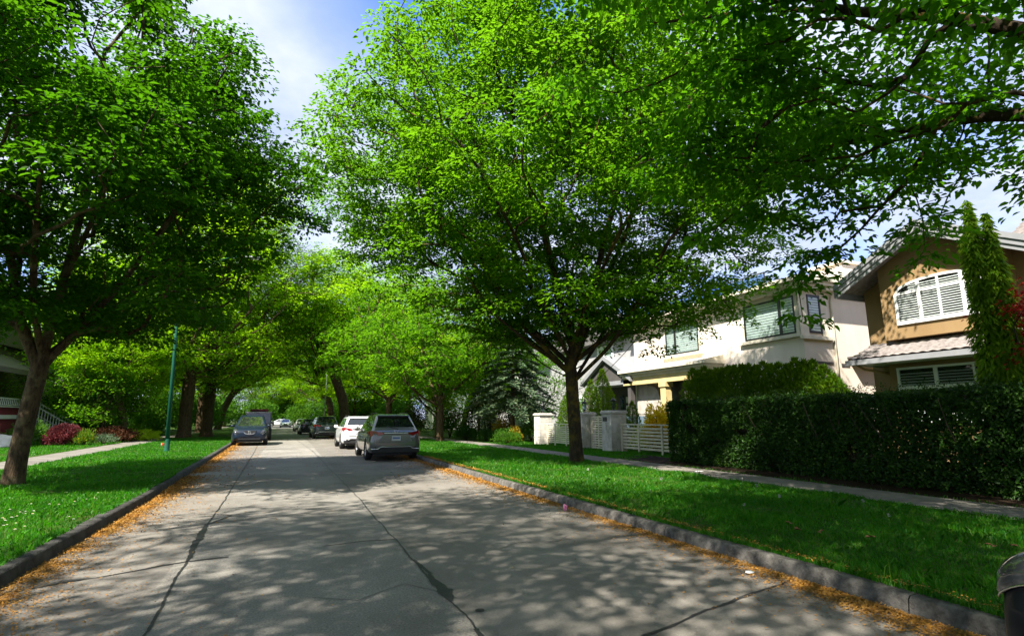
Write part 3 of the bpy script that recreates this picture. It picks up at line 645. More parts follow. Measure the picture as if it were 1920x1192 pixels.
bush('box_mound', 'widest clipped box mound, by the slim verge tree', 'shrub', (10.65, 33.6, .2), (.75, 1.5), .85, M['box'], 6000, .06, 13, .1, bg_, fill=.75)
bush('box_mound', 'small dark box mound beside the widest one', 'shrub', (10.9, 30.4, .2), .55, .75, M['box'], 2600, .06, 14, .1, bg_, fill=.75)
bush('box_mound', 'dark box mound before the blue spruce', 'shrub', (11.4, 29.6, .2), (.7, .9), .75, M['box'], 3200, .06, 15, .1, bg_, fill=.75)
bush('low_shrub', 'loose yellow-green low shrub at the pavement edge, left of the white pillar', 'shrub', (11.1, 27.6, .2), .8, .75, M['shrub'], 3000, .08, 16, .3)
bush('orange_shrub', 'orange tinged shrub behind the box mounds', 'shrub', (12.2, 31.5, .2), .55, 1.35, M['orangeleaf'], 2000, .09, 17, .3)
bush('orange_shrub', 'small orange tinged shrub beside the spruce trunk', 'shrub', (12.2, 29.0, .2), .4, .95, M['orangeleaf'], 1400, .08, 18, .3)
bush('garden_shrub', 'bright shrub between the spruce trunk and the left white pillar', 'shrub', (13.4, 29.5, .2), .9, 1.5, M['shrub'], 3000, .09, 19)
# blue spruce with layered boughs
def spruce():
    r = np.random.default_rng(41); root = thing('blue_spruce', 'blue-green spruce with layered drooping boughs in the garden left of the white pillar', 'spruce', (12.4, 30.0, .2))
    mb = MB(); mb.tube([(0, 0, -.1), (.03, 0, 2), (.05, .03, 4.5), (.05, .05, 7.0)], [.17, .14, .08, .02], 9)
    C = []; Dr = []
    for k in range(15):
        z = 1.9 + k * .34; L = 2.9 * (1 - (k / 15.5)) ** .75 + .15; nb = 7 if k < 9 else 5
        for j in range(nb):
            a = j * 2 * PI / nb + k * .7 + r.normal() * .15; LL = L * r.uniform(.75, 1.1); dr = np.array([math.cos(a), math.sin(a), 0])
            pts = [dr * LL * t + [0, 0, z - .38 * LL * t * t * .7 + .12 * t] for t in (0, .35, .7, 1)]
            mb.tube(pts, [.03, .02, .012, .005], 4, False)
            for t in np.linspace(.22, 1, 26):
                p = dr * LL * t + [0, 0, z - .27 * LL * t * t + .12 * t]; sd_ = np.array([-dr[1], dr[0], 0]); wd = LL * .33 * (1.12 - t)
                for _ in range(8): C.append(p + sd_ * r.uniform(-1, 1) * wd + [0, 0, r.normal() * .035]); Dr.append(dr * .8 + sd_ * r.normal() * .7 + [0, 0, -.15])
    mb.build('trunk', M['bark_far'], root)
    C = np.array(C); D = np.array(Dr); n = len(C); V, F = leaf_cards(C, D, r.normal(size=(n, 3)) * .45 + [0, 0, 1], .24 * r.uniform(.6, 1.3, n), .34, .12, False)
    link_mesh('foliage', np_mesh('foliage', V, F), M['spruce'], root)
spruce()
# weeping column cypress against the brown house
def cypress():
    r = np.random.default_rng(43); root = thing('weeping_cypress', 'tall narrow weeping cypress with two thin tips in front of the brown house', 'cypress', (12.35, 5.78, .2))
    C = []; mb = MB()
    for (ox, oy, H, R) in ((0, .1, 5.65, .23), (.1, -.13, 5.3, .21), (.1, -.02, 3.2, .42)):
        mb.tube([(ox * .3, oy * .3, -.1), (ox, oy, H * .5), (ox * 1.1, oy * 1.2, H)], [.07, .045, .006], 6)
        n = 9500; t = r.uniform(0, 1, n) ** .85; a = r.uniform(0, 2 * PI, n)
        rr = R * np.interp(t, [0, .15, .5, .8, .9, 1], [.9, 1, .95, .75, .3, .06]) * np.sqrt(r.uniform(.12, 1, n)) * (1 + .75 * np.array([mnoise.noise((math.cos(b) * 2, math.sin(b) * 2, c * 9 + ox * 30)) for b, c in zip(a, t)]))
        keep = r.uniform(0, 1, n) < np.interp(t, [0, .84, .93, 1], [1, 1, .35, .2]); P = np.stack([ox + rr * np.cos(a), oy + rr * np.sin(a), t * H], 1)[keep]; C.append(np.concatenate([P, np.stack([np.cos(a), np.sin(a), 0 * a], 1)[keep]], 1))
    C = np.concatenate(C); P = C[:, :3]; d = C[:, 3:]; n = len(P); D = d * .55 + r.normal(size=(n, 3)) * .22; D[:, 2] -= .75
    V, F = leaf_cards(P, D, d + r.normal(size=(n, 3)) * .4, 0.14 * r.uniform(.5, 1.3, n), .25, .1, False)
    mb.build('trunk', M['twig'], root); link_mesh('foliage', np_mesh('foliage', V, F), M['cypress'], root)
cypress()
# red maple at the right edge
r_ = np.random.default_rng(51)
make_tree('red_maple', 'red-leaved maple beside the weeping cypress', 'maple', (12.75, 5.15, .2), [(0, 0, -.1), (.05, 0, 1.2), (.1, .05, 2.2)], .07, [(2.3, .35), (2.7, .75), (3.2, .95), (3.8, .75), (4.2, .2)], 85, 30, .3, .085, make_limbs((.1, .05, 2.1), 4, r_, (25, 60), (1, 1.5)), 8, M['redleaf'], M['twig'], None, -.1, True, .5)

# left gardens
bush('red_mound_maple', 'dark red mounded lace-leaf maple beside the left path', 'maple', (-10.5, 34.6, .2), (.85), 1.0, M['redmound'], 8000, .11, 60, .12, fill=.7)
bush('brown_shrub', 'brown leaved low shrub right of the red mounded maple', 'shrub', (-9.6, 38.6, .2), (1.2, 1.8), .8, M['brownleaf'], 6000, .12, 61, .3)
bush('flower_clump', 'yellow and green flower clump between the red maple and brown shrub', 'flowers', (-9.5, 34.0, .2), .45, .75, M['flowers'], 1500, .12, 62, .4, None, .9, 0, .25)
bush('flower_clump', 'grey-green low plants beside the path', 'flowers', (-9.0, 35.2, .2), (.6, 1.1), .5, M['spruce'], 1500, .1, 63, .4, None, .9, 0, .25)
bush('yellow_ground_cover', 'yellow-green low plants glowing beside the path behind the lamp post', 'plants', (-8.7, 41.5, .2), (1.0, 2.4), .55, M['chartleaf'], 6000, .13, 64, .3)
bush('garden_shrub', 'bright green shrub at the foot of the left porch steps', 'shrub', (-12.0, 34.8, .25), .9, 1.15, M['shrub'], 3000, .1, 65)
bush('garden_shrub', 'small green bush at the left picture edge beside the path', 'shrub', (-9.1, 20.6, .2), .45, .55, M['shrub'], 1500, .08, 66)
bush('rhododendron', 'tall pale green rhododendron behind the porch steps', 'shrub', (-14.5, 45.0, .25), 1.6, 3.4, M['box'], 6000, .15, 67, .2)
bush('yard_shrub', 'dark green shrub mass in the left yard behind the brown shrub', 'shrub', (-12.5, 47.5, .25), (1.6, 3.0), 2.4, M['box'], 7000, .15, 68, .25)
bush('yard_shrub', 'green shrub in the left yard near the thick trunks', 'shrub', (-10.6, 52.5, .25), (1.2, 2.2), 1.7, M['shrub'], 6000, .14, 69, .25)
mg = 'small maples in the left yards'
def small_tree(label, loc, h, R, seed, leaf, n=300):
    r = np.random.default_rng(seed)
    return make_tree('yard_maple', label, 'maple', loc, [(0, 0, -.1), (.05, .03, h * .16), (.1, 0, h * .3)], .1, [(h * .22, R * .6), (h * .4, R), (h * .65, R * .95), (h * .85, R * .6), (h, R * .15)], n, 30, .5, .17, make_limbs((.1, 0, h * .28), 5, r, (25, 65), (h * .25, h * .4)), seed, leaf, M['twig'], mg, -.2, False, .4)
small_tree('spreading green maple in the left yard, right of the porch steps', (-12.6, 42.5, .25), 7.0, 3.6, 71, M['leaf_far'], 420)
small_tree('sunlit light green maple left of the lamp post', (-10.3, 39.5, .2), 5.4, 2.7, 72, M['leaf_main'], 330)
small_tree('green maple far behind the brown shrub', (-14.0, 56.0, .2), 7.5, 3.6, 73, M['leaf_far'], 380)

# undergrowth and garden shrubs far down both sides of the street
us = bush('street_shrub', 'broad green shrub far down the right gardens', 'shrub', (10.5, 58, .2), (2.4, 3.2), 3.6, M['shrub'], 5200, .3, 81, .3, 'shrubs far down the street')
for i, (x, y, s, lab) in enumerate([(9.5, 72, 1.2, 'shrub beyond the broad right one'), (7.5, 88, 1.3, 'right shrub before the far crossing'), (8, 104, 1.3, 'last right shrub at the far crossing'), (-12.5, 66, 1.2, 'left shrub beyond the thick trunks'), (-11.5, 79, 1.2, 'second left shrub beyond the thick trunks'), (-12, 92, 1.4, 'third left shrub beyond the thick trunks'), (-12, 107, 1.4, 'last left shrub at the far crossing'), (-17, 58, 1.3, 'shrub beside the dark shingled house'),
        (-13, 132, 1.7, 'far left shrub across the crossing'), (-6, 135, 1.6, 'shrub across the crossing, left of the road end'), (4, 134, 1.5, 'shrub across the crossing, right of the road end'), (11, 131, 1.7, 'far right shrub across the crossing'), (18, 129, 1.8, 'farthest right shrub across the crossing'), (-21, 130, 1.9, 'farthest left shrub across the crossing'), (-1, 150, 2.2, 'tall shrub closing the road end')]):
    dup(us, (x, y, .1), i * 1.1, s, lab)

small_tree('leafy garden tree behind the blue spruce', (15.6, 34.5, .2), 8.0, 3.3, 83, M['leaf_main'], 420)
small_tree('leafy garden tree left of the olive brown conifer', (14.4, 42.0, .2), 8.5, 3.4, 84, M['leaf_far'], 420)

# ------------------------------------------------------------------ houses
M['brown'] = mat('brown_stucco', (.31, .205, .1), .9, (.26, .168, .08), 1.3, .35, 90, spec=.2, stretch=(1, 1, .25), lo=.3, hi=.75)
M['cream'] = mat('cream_stucco', (.78, .7, .6), .9, (.68, .59, .49), 1.3, .3, 90, spec=.2, stretch=(1, 1, .25), lo=.3, hi=.75)
M['creamtrim'] = mat('cream_trim', (.72, .66, .52), .8, None, 3, spec=.3)
M['yellowtrim'] = mat('yellow_trim', (.66, .52, .24), .8, None, 3, spec=.3)
M['white'] = mat('white_paint', (.78, .78, .76), .5, (.7, .7, .68), 4)
M['grey'] = mat('grey_render', (.34, .335, .34), .9, (.29, .285, .29), 3, .3, 50)
M['darkgrey'] = mat('dark_grey_paint', (.075, .068, .065), .7, None, 3)
M['fascia'] = mat('grey_fascia', (.27, .275, .29), .6, (.23, .235, .245), 3)
M['frameblk'] = mat('black_frame', (.012, .012, .013), .4)
M['glass'] = glassmat('window_glass')
M['darkglass'] = glassmat('dark_glass', dark=(.03, .035, .04))
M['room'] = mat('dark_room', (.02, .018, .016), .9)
M['blind'] = mat('white_blind', (.62, .63, .6), .7)
M['deckglass'] = glassmat('deck_glass', (.55, .68, .82))
M['stone'] = mat('block_stone', (.5, .46, .4), .9, (.36, .33, .29), 3.5, .6, 40, spec=.2)
def tilemat(name, c1, c2):
    m, nt, out = newmat(name); b = N(nt, 'ShaderNodeBsdfPrincipled', Roughness=.85)
    co = coords(nt); col = ramp(nt, noise_(nt, co, 9, 3), [(.35, c1), (.65, c2)]); nt.links.new(col, b.inputs['Base Color']); nt.links.new(b.outputs[0], out.inputs[0]); return m
M['tile'] = tilemat('roof_tile', (.17, .145, .135), (.27, .24, .228))
M['shingle'] = tilemat('roof_shingle', (.09, .085, .08), (.15, .14, .13))
def tiled_slope(x0, z0, x1, z1, y0, y1, rows, cw=.3, amp=.035):
    """pantile roof slope running up from (x0,z0) to (x1,z1), courses stepped, rolls along y"""
    mb = MB(); nx = rows; ny = int(abs(y1 - y0) / cw * 6); V = []; F = []
    L = math.hypot(x1 - x0, z1 - z0); nxn = (-(z1 - z0) / L, (x1 - x0) / L)
    for i in range(nx):
        for e in (0, 1):
            t = (i + e) / nx; lift = .045 * (1 - e)
            for j in range(ny + 1):
                y = y0 + (y1 - y0) * j / ny; q = amp * abs(math.sin(PI * (y - y0) / cw)) + lift + .02
                V.append((x0 + (x1 - x0) * t + nxn[0] * q, y, z0 + (z1 - z0) * t + nxn[1] * q))
    for i in range(2 * nx - 1):
        for j in range(ny): a = i * (ny + 1) + j; F.append((a, a + 1, a + ny + 2, a + ny + 1))
    return np_mesh('roof_tiles', np.array(V), np.array(F), False)
def arch_z(y, yc, hw, zs, rise): u = min(1, abs(y - yc) / hw); return zs + rise * math.sqrt(max(0, 1 - u ** 2.2))

# brown house behind the hedge (front faces -x)
h = thing('brown_house', 'brown stucco house with grey gable and pink tiled skirt roof behind the clipped hedge', 'house', (0, 0, .25))
YC = 9.72
def rz_(y): return 7.04 - abs(y - YC) * .52
w = MB()
w.prism([(6.9, 0), (12.4, 0), (12.4, rz_(12.4)), (YC, rz_(YC)), (6.9, rz_(6.9))], 0, 18.75, 31)
w.box(19.6, 31, -2.5, 6.9, 0, 6.3)
w.prism([(8.05, 3.78), (11.4, 3.78), (11.4, rz_(11.4)), (YC, rz_(YC)), (8.05, rz_(8.05))], 0, 18.05, 18.75)
w.box(18.1, 18.75, 6.9, 11.45, 0, 3.1)
w.build('wall', M['brown'], h)
def pset(x, poly, dx): return MB().prism(poly, 0, x, x + dx)
# main roof: gable slab, stepped grey fascia, soffit
r = MB()
for sg in (1, -1):
    ye = YC + sg * 2.8
    r.prism([(YC, 7.04 + .02), (ye, rz_(ye) + .02), (ye, rz_(ye) + .2), (YC, 7.04 + .22)], 0, 17.5, 31)
ro = r.build('roof', M['tile'], h)
f = MB()
for sg in (1, -1):
    ye = YC + sg * 2.85
    for k, (x, a, b) in enumerate(((17.48, -.20, -.06), (17.44, -.06, .10), (17.40, .10, .27))):
        f.prism([(YC, 7.04 + a), (ye, rz_(ye) + a), (ye, rz_(ye) + b), (YC, 7.04 + b)], 0, x, 17.5)
    f.prism([(ye - sg * .02, rz_(ye) - .16), (ye + sg * .05, rz_(ye) - .16), (ye + sg * .05, rz_(ye) + .2), (ye - sg * .02, rz_(ye) + .2)], 0, 17.5, 31)
f.build('fascia', M['fascia'], ro)
# higher main roof behind
r2 = MB(); r2.prism([(-3.2, 6.0), (9.2, 5.8), (9.2, 6.0), (6.4, 8.55), (-.6, 8.55), (-3.2, 6.0)], 0, 20.9, 30); r2.build('roof', M['tile'], h)
link_mesh('roof_tiles', tiled_slope(19.3, 5.85, 23.6, 8.7, -3, 9.0, 16), M['tile'], h)
# tiled skirt roof over the ground floor
sk = link_mesh('skirt_roof', tiled_slope(17.15, 3.12, 18.5, 3.72, 6.6, 12.1, 5, .28), M['tile'], h)
g = MB(); g.box(17.02, 17.16, 6.6, 12.16, 2.98, 3.14); g.box(17.16, 18.7, 12.02, 12.16, 2.98, 3.16); g.add([(17.16, 6.6, 3.0), (18.7, 6.6, 3.0), (18.7, 12.02, 3.0), (17.16, 12.02, 3.0)], [(0, 1, 2, 3)])
g.prism([(17.1, 3.1), (18.6, 3.68), (18.6, 3.1)], 1, 12.05, 12.12)
g.build('gutter', M['fascia'], sk)
MB().tube([(17.2, 11.9, 3.0), (17.5, 11.85, 2.85), (18.4, 11.7, 2.75), (18.68, 11.7, 2.6), (18.68, 11.7, 0)], .04, 8).build('downpipe', M['brown'], h)
def louvers(x, y0, y1, z0, z1, pitch, mt, par, tilt=.6, name='shutter'):
    mb = MB(); n = int((z1 - z0) / pitch)
    for i in range(n):
        z = z0 + pitch * (i + .5); d = pitch * .42
        mb.add([(x - d * .7, y0, z - d * tilt), (x - d * .7, y1, z - d * tilt), (x + d * .7, y1, z + d * tilt), (x + d * .7, y0, z + d * tilt)], [(0, 1, 2, 3)])
    return mb.build(name, mt, par)
# arched upper window
y0, y1, zb, zt, rise = 8.3, 10.95, 4.27, 5.22, .4; yc = (y0 + y1) / 2; hw = (y1 - y0) / 2
win = MB(); fr = [(y, arch_z(y, yc, hw, zt, rise)) for y in np.linspace(y1, y0, 17)]
outer = [(y1 + .0, zb)] + fr + [(y0, zb)]
X = 18.05
for a, b in zip(fr, fr[1:]): win.add([(X - .05, a[0], a[1]), (X - .05, b[0], b[1]), (X - .05, b[0], b[1] - .075), (X - .05, a[0], a[1] - .075), (X, a[0], a[1]), (X, b[0], b[1]), (X, b[0], b[1] - .075), (X, a[0], a[1] - .075)], [(0, 1, 2, 3), (0, 4, 5, 1), (3, 2, 6, 7)])
win.box(X - .055, X, y1 - .08, y1, zb, zt + .02); win.box(X - .055, X, y0, y0 + .08, zb, zt + .02); win.box(X - .06, X, y0, y1, zb - .06, zb + .06)
win.box(X - .052, X, y0 + .08, y1 - .08, zt - .05, zt + .04)
for yy, ww in ((y1 - (y1 - y0) * .28, .05), (yc + .02, .03), (y0 + (y1 - y0) * .27, .05)):
    win.box(X - .048, X, yy - ww, yy + ww, zb + .06, arch_z(yy, yc, hw, zt, rise) - .06)
wo_ = win.build('window', M['white'], h)
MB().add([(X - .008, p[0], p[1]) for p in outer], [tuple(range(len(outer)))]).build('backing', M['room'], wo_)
louvers(X - .022, y0 + .1, y1 - .1, zb + .07, zt - .05, .075, M['blind'], wo_); louvers(X - .022, y0 + .45, y1 - .45, zt + .05, zt + .3, .07, M['blind'], wo_)
MB().add([(X - .04, p[0], p[1]) for p in outer], [tuple(range(len(outer)))]).build('pane', M['glass'], wo_)
# lower window
y0, y1, zb, zt = 7.9, 11.2, 1.15, 2.86; X = 18.1; win = MB()
for (a, b, c, d) in ((y0, y1, zt - .07, zt), (y0, y1, 2.16, 2.27), (y0, y1, zb, zb + .08), (y0, y0 + .08, zb, zt), (y1 - .08, y1, zb, zt), (10.02, 10.13, zb, zt), (9.05, 9.1, 2.2, zt), (8.6, 8.7, zb, zt)): win.box(X - .055 - .002 * (b - a), X, a, b, c, d)
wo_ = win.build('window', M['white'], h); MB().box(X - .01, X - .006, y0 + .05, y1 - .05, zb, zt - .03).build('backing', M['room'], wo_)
louvers(X - .03, y0 + .1, y1 - .1, 2.27, zt - .08, .085, M['blind'], wo_); louvers(X - .03, y0 + .1, y1 - .1, zb + .08, 2.16, .085, M['blind'], wo_, 1.2)
MB().box(X - .046, X - .043, y0 + .05, y1 - .05, zb + .03, zt - .03).build('pane', M['glass'], wo_)

# cream house with roof deck
h = thing('cream_house', 'cream stucco two-storey house with flat roof deck and large black-framed windows', 'house', (0, 0, .25))
w = MB(); w.box(19.5, 33, 15.6, 27.45, 0, 6.6); w.build('wall', M['cream'], h)
w = MB(); w.box(19.1, 33.2, 15.2, 27.6, 6.6, 6.75); w.box(18.95, 33.3, 15.05, 27.7, 6.75, 6.88); w.box(18.78, 33.4, 14.9, 27.8, 6.88, 7.05); w.build('cornice', M['creamtrim'], h)
ch = MB(); ch.box(22.2, 24.6, 15.5, 17.1, 7.05, 8.05); ch.box(22.1, 24.7, 15.4, 17.2, 8.05, 8.17); ch.build('chimney', M['cream'], h)
rl = MB()
ps = [19.7 + 0 * i for i in range(7)]
for i in range(8): rl.box(20.2, 20.25, 17.9 + i * 1.3, 17.95 + i * 1.3, 7.05, 8.0)
rl.box(20.19, 20.26, 17.9, 27.05, 8.0, 8.04)
ro = rl.build('deck_railing', M['frameblk'], h)
r2_ = MB(); r2_.box(25.5, 31, 15.6, 15.65, 7.7, 7.75); r2_.box(25.5, 25.55, 15.6, 15.65, 7.05, 7.7); r2_.box(30.95, 31, 15.6, 15.65, 7.05, 7.7); r2o = r2_.build('deck_railing', M['frameblk'], h); MB().box(25.56, 30.94, 15.61, 15.64, 7.08, 7.69).build('pane', M['deckglass'], r2o)
gp = MB()
for i in range(7): gp.box(20.215, 20.235, 18.0 + i * 1.3, 19.15 + i * 1.3, 7.1, 7.97)
gp.build('pane', M['deckglass'], ro)
def blk_window(par, X, y0, y1, z0, z1, splits, blind=True, trim=.16, mat_frame=None, mat_trim='creamtrim', t=.085):
    fr = MB()
    for (a, b, c, d) in [(y0, y1, z1 - t, z1), (y0, y1, z0, z0 + t), (y0, y0 + t, z0 + t, z1 - t), (y1 - t, y1, z0 + t, z1 - t)] + [(s - t * .8, s + t * .8, z0 + t, z1 - t) for s in splits]: fr.box(X - .06, X - .002, a, b, c, d)
    o = fr.build('window', mat_frame or M['frameblk'], par)
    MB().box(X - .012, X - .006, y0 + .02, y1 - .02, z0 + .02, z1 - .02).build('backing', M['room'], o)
    if blind:
        bl = MB(); n = int((z1 - z0) / .12)
        for i in range(n): z = z0 + .05 + (z1 - z0 - .1) * (i + .5) / n; bl.box(X - .024, X - .02, y0 + t, y1 - t, z - .046, z + .046)
        bl.build('blind', M['blind'], o)
    MB().box(X - .044, X - .04, y0 + .03, y1 - .03, z0 + .03, z1 - .03).build('pane', M['glass'], o)
    if trim:
        tr = MB(); tr.box(X - .05, X - .001, y0 - trim, y0, z0 - .02, z1 + trim); tr.box(X - .05, X - .001, y1, y1 + trim, z0 - .02, z1 + trim); tr.box(X - .05, X - .001, y0, y1, z1, z1 + trim); tr.box(X - .16, X - .001, y0 - trim - .1, y1 + trim + .1, z0 - .16, z0 - .02)
        tr.build('window_trim', M[mat_trim], o)
    return o
blk_window(h, 19.5, 15.86, 18.62, 4.78, 6.42, [16.62])
blk_window(h, 19.5, 21.7, 24.35, 4.72, 6.3, [23.55], trim=.14)
# side window at the corner, sill band and small high window (side faces -y)
sw = MB()
for (a, b, c, d) in ((19.85, 20.62, 6.34, 6.42), (19.85, 20.62, 4.78, 4.86), (19.85, 19.93, 4.86, 6.34), (20.54, 20.62, 4.86, 6.34)): sw.box(a, b, 15.54, 15.598, c, d)
o = sw.build('window', M['frameblk'], h); bl = MB()
for i in range(13): bl.box(19.93, 20.54, 15.575, 15.579, 4.88 + i * .112, 4.965 + i * .112)
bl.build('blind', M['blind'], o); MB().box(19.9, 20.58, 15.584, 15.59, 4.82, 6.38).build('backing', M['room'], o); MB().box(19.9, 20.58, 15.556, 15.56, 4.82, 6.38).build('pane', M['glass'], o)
tr = MB(); tr.box(19.36, 19.84, 15.56, 15.599, 4.6, 6.58); tr.box(20.63, 20.95, 15.56, 15.599, 4.6, 6.58); tr.box(19.3, 21.15, 15.44, 15.599, 4.5, 4.64); tr.build('window_trim', M['creamtrim'], o)
sw = MB()
for (a, b, c, d) in ((24.3, 25.7, 6.0, 6.06), (24.3, 25.7, 5.3, 5.36), (24.3, 24.36, 5.36, 6.0), (25.64, 25.7, 5.36, 6.0)): sw.box(a, b, 15.53, 15.598, c, d)
o = sw.build('window', M['white'], h); MB().box(24.34, 25.66, 15.56, 15.565, 5.34, 6.02).build('pane', M['darkglass'], o)
tr = MB(); tr.box(24.1, 25.9, 15.45, 15.599, 5.12, 5.28); tr.build('window_sill', M['creamtrim'], o)
MB().tube([(21.3, 15.3, 6.75), (21.3, 15.5, 6.45), (21.28, 15.54, 6.2), (21.28, 15.54, 0)], .05, 8).build('downpipe', M['creamtrim'], h)
lg = MB(); lg.box(22.0, 26.5, 15.1, 15.598, 3.78, 3.86); lg.build('ledge', M['darkgrey'], h)
for q in ((19.8, 21.1, 15.57, 15.599, 3.5, 3.6), (21.6, 22.1, 15.58, 15.599, 3.42, 3.56)): MB().box(*q).build('vent', M['darkgrey'], h)
wl = MB(); wl.box(19.4, 19.5, 16.15, 16.25, 2.98, 3.12); wl.lathe([(.0, 3.02), (.06, 3.04), (.09, 3.12), (.07, 3.2), (0, 3.22)], 10, (19.33, 16.2, 0)); wl.build('wall_lamp', M['fascia'], h)
# entrance canopy with yellow soffit, column, dark recess
pc = MB(); pc.box(18.5, 19.5, 20.3, 27.4, 3.62, 3.76); pc.box(18.36, 19.5, 20.18, 27.4, 3.76, 3.9); pc.box(18.2, 19.5, 20.05, 27.4, 3.9, 4.06); pc.prism([(18.25, 4.06), (19.5, 4.36), (19.5, 4.06)], 1, 20.1, 27.4); pc.build('canopy', M['creamtrim'], h)
MB().box(18.55, 19.5, 20.35, 27.35, 3.5, 3.619).build('soffit', M['yellowtrim'], h)
MB().box(18.55, 18.9, 20.35, 27.35, 3.2, 3.499).build('beam', M['yellowtrim'], h)
cl = MB(); cl.box(18.52, 18.92, 23.4, 23.82, .75, 2.95); cl.box(18.46, 18.98, 23.33, 23.89, 2.95, 3.199); cl.box(18.46, 18.98, 23.33, 23.89, .55, .75); cl.build('column', M['yellowtrim'], h)
MB().box(19.44, 19.498, 20.35, 24.6, .5, 3.5).build('recess', M['darkgrey'], h)
o = blk_window(h, 19.42, 21.9, 22.9, 1.1, 2.7, [], False, 0, M['white'], t=.05)
dk = MB(); dk.box(16.6, 19.5, 20.0, 26.55, .35, .55); dk.build('porch_deck', M['darkgrey'], h)
aw = MB()
pl = [(24.65, .55), (26.9, .55), (26.9, 3.4)] + [(24.65 + .9 * math.sin(t) * 0 + .75 * (1 - math.cos(t)) , 1.6 + 1.5 * math.sin(t)) for t in np.linspace(PI / 2, 0, 9)]
aw.prism(pl, 0, 19.2, 19.497); aw.build('arch_wall', M['stone'], h)
rl = MB(); rl.box(16.68, 16.72, 20.5, 26.5, 1.45, 1.49)
for i in range(7): rl.box(16.68, 16.72, 20.5 + i * .99, 20.54 + i * .99, .55, 1.45)
ro = rl.build('porch_railing', M['frameblk'], h); MB().box(16.695, 16.705, 20.6, 26.4, .62, 1.4).build('pane', M['deckglass'], ro)

# grey house with dark gabled entrance
h = thing('grey_house', 'grey house with dark gabled porch and four-panel front door, mostly behind the big street tree', 'house', (0, 0, .25))
w = MB(); w.box(20, 33, 27.9, 40, 0, 6.4); w.build('wall', M['grey'], h)
r = MB(); r.prism([(27.4, 6.4), (40.6, 6.4), (40.6, 6.55), (34, 9.2), (27.4, 6.55)], 0, 19.4, 33.5); r.build('roof', M['shingle'], h)
g = MB(); GC = 29.3; g.prism([(GC - 2.7, 3.55), (GC + 2.7, 3.55), (GC, 4.95)], 0, 18.6, 20); g.build('gable', M['darkgrey'], h)
f = MB()
for sg in (1, -1): f.prism([(GC, 4.95), (GC + sg * 2.95, 3.42), (GC + sg * 2.95, 3.68), (GC, 5.22)], 0, 18.35, 20)
f.build('gable_fascia', M['fascia'], h)
b = MB(); b.box(18.55, 19.99, GC - 2.75, GC + 2.75, 3.3, 3.549); b.build('porch_beam', M['fascia'], h)
for yy in (GC - 2.4, GC + 2.4):
    MB().box(18.65, 18.95, yy - .15, yy + .15, .3, 3.3).build('column', M['darkgrey'], h)
MB().box(18.6, 20, GC - 2.7, GC + 2.7, 0, .5).build('porch_deck', M['darkgrey'], h)
MB().box(19.93, 19.998, 27.2 + .72, 31.5, .5, 3.3).build('recess', M['darkgrey'], h)
d = MB(); Y = 28.15
for (a, b_, c, e) in ((Y, Y + .12, .5, 2.75), (Y + .93, Y + 1.05, .5, 2.75)): d.box(19.85, 19.928, a, b_, c, e)
for z in (.5, 1.02, 1.56, 2.1, 2.63): d.box(19.852, 19.927, Y + .12, Y + .93, z, z + .14)
do = d.build('door', M['frameblk'], h)
pn = MB(); pn.box(19.88, 19.9, Y + .12, Y + .93, .6, 2.7); pn.build('pane', M['blind'], do)
MB().lathe([(0, -.03), (.03, -.03), (.03, .03), (0, .03)], 8, (19.8, Y + .97, 1.5)).build('handle', M['fascia'], do)
for q in ((Y + 1.2, Y + 1.55), (Y - .24, Y - .04)): MB().box(19.87, 19.926, q[0], q[1], .5, 2.75).build('sidelight', M['deckglass'], h)
o = blk_window(h, 20, 30.6, 32.4, 4.9, 6.1, [31.6], True, .12, M['white'], 'white')
o = blk_window(h, 20, 35.6, 37.6, 4.9, 6.1, [36.6], True, .12, M['white'], 'white')
o = blk_window(h, 20, 34.6, 37.6, 1.2, 2.8, [36.1], True, .12, M['white'], 'white')
o = blk_window(h, 20, 32.3, 33.6, 1.2, 2.7, [], True, .12, M['white'], 'white')
def simple_house(name, label, X0, X1, Y0_, Y1_, H, wallm, roofm, front, ridge=2.6, wins=(), axis='x'):
    h = thing(name, label, 'house', (0, 0, .25)); MB().box(X0, X1, Y0_, Y1_, 0, H).build('wall', wallm, h)
    ym = (Y0_ + Y1_) / 2
    if axis == 'x': MB().prism([(Y0_ - .5, H), (Y1_ + .5, H), (Y1_ + .5, H + .18), (ym, H + ridge), (Y0_ - .5, H + .18)], 0, X0 - .6, X1 + .6).build('roof', roofm, h)
    else:
        xm = (X0 + X1) / 2; MB().prism([(X0 - .6, H), (X1 + .6, H), (X1 + .6, H + .18), (xm, H + ridge), (X0 - .6, H + .18)], 1, Y0_ - .5, Y1_ + .5).build('roof', roofm, h)
    for (a, b, c, d) in wins:
        if front < 0: blk_window(h, X0, a, b, c, d, [(a + b) / 2], True, .12, M['white'], 'white')
        else:
            fr = MB(); t = .07
            for q in ((a, b, d - t, d), (a, b, c, c + t), (a, a + t, c + t, d - t), (b - t, b, c + t, d - t)): fr.box(X1 + .002, X1 + .06, *q)
            o = fr.build('window', M['white'], h); MB().box(X1 + .01, X1 + .02, a + .02, b - .02, c + .02, d - .02).build('pane', M['darkglass'], o)
    return h
M['palegrey'] = mat('pale_grey_siding', (.5, .5, .49), .8, (.44, .44, .43), 3)
simple_house('pale_grey_house', 'pale grey house behind the blue spruce and slim verge tree', 19, 31, 44, 56, 6.2, M['palegrey'], M['shingle'], -1, 3, [(45.2, 47.2, 4.2, 5.6), (50, 52.5, 4.2, 5.6), (46, 49, 1, 2.6), (52, 54, 1, 2.6)])
st = thing('garden_wall', 'white painted garden wall seen under the spruce boughs', 'wall', (0, 0, .2)); MB().box(15.6, 15.9, 33.5, 41, 0, 1.9).build('wall', M['white'], st); MB().box(15.52, 15.98, 33.45, 41.05, 1.9, 2.0).build('coping', M['creamtrim'], st)
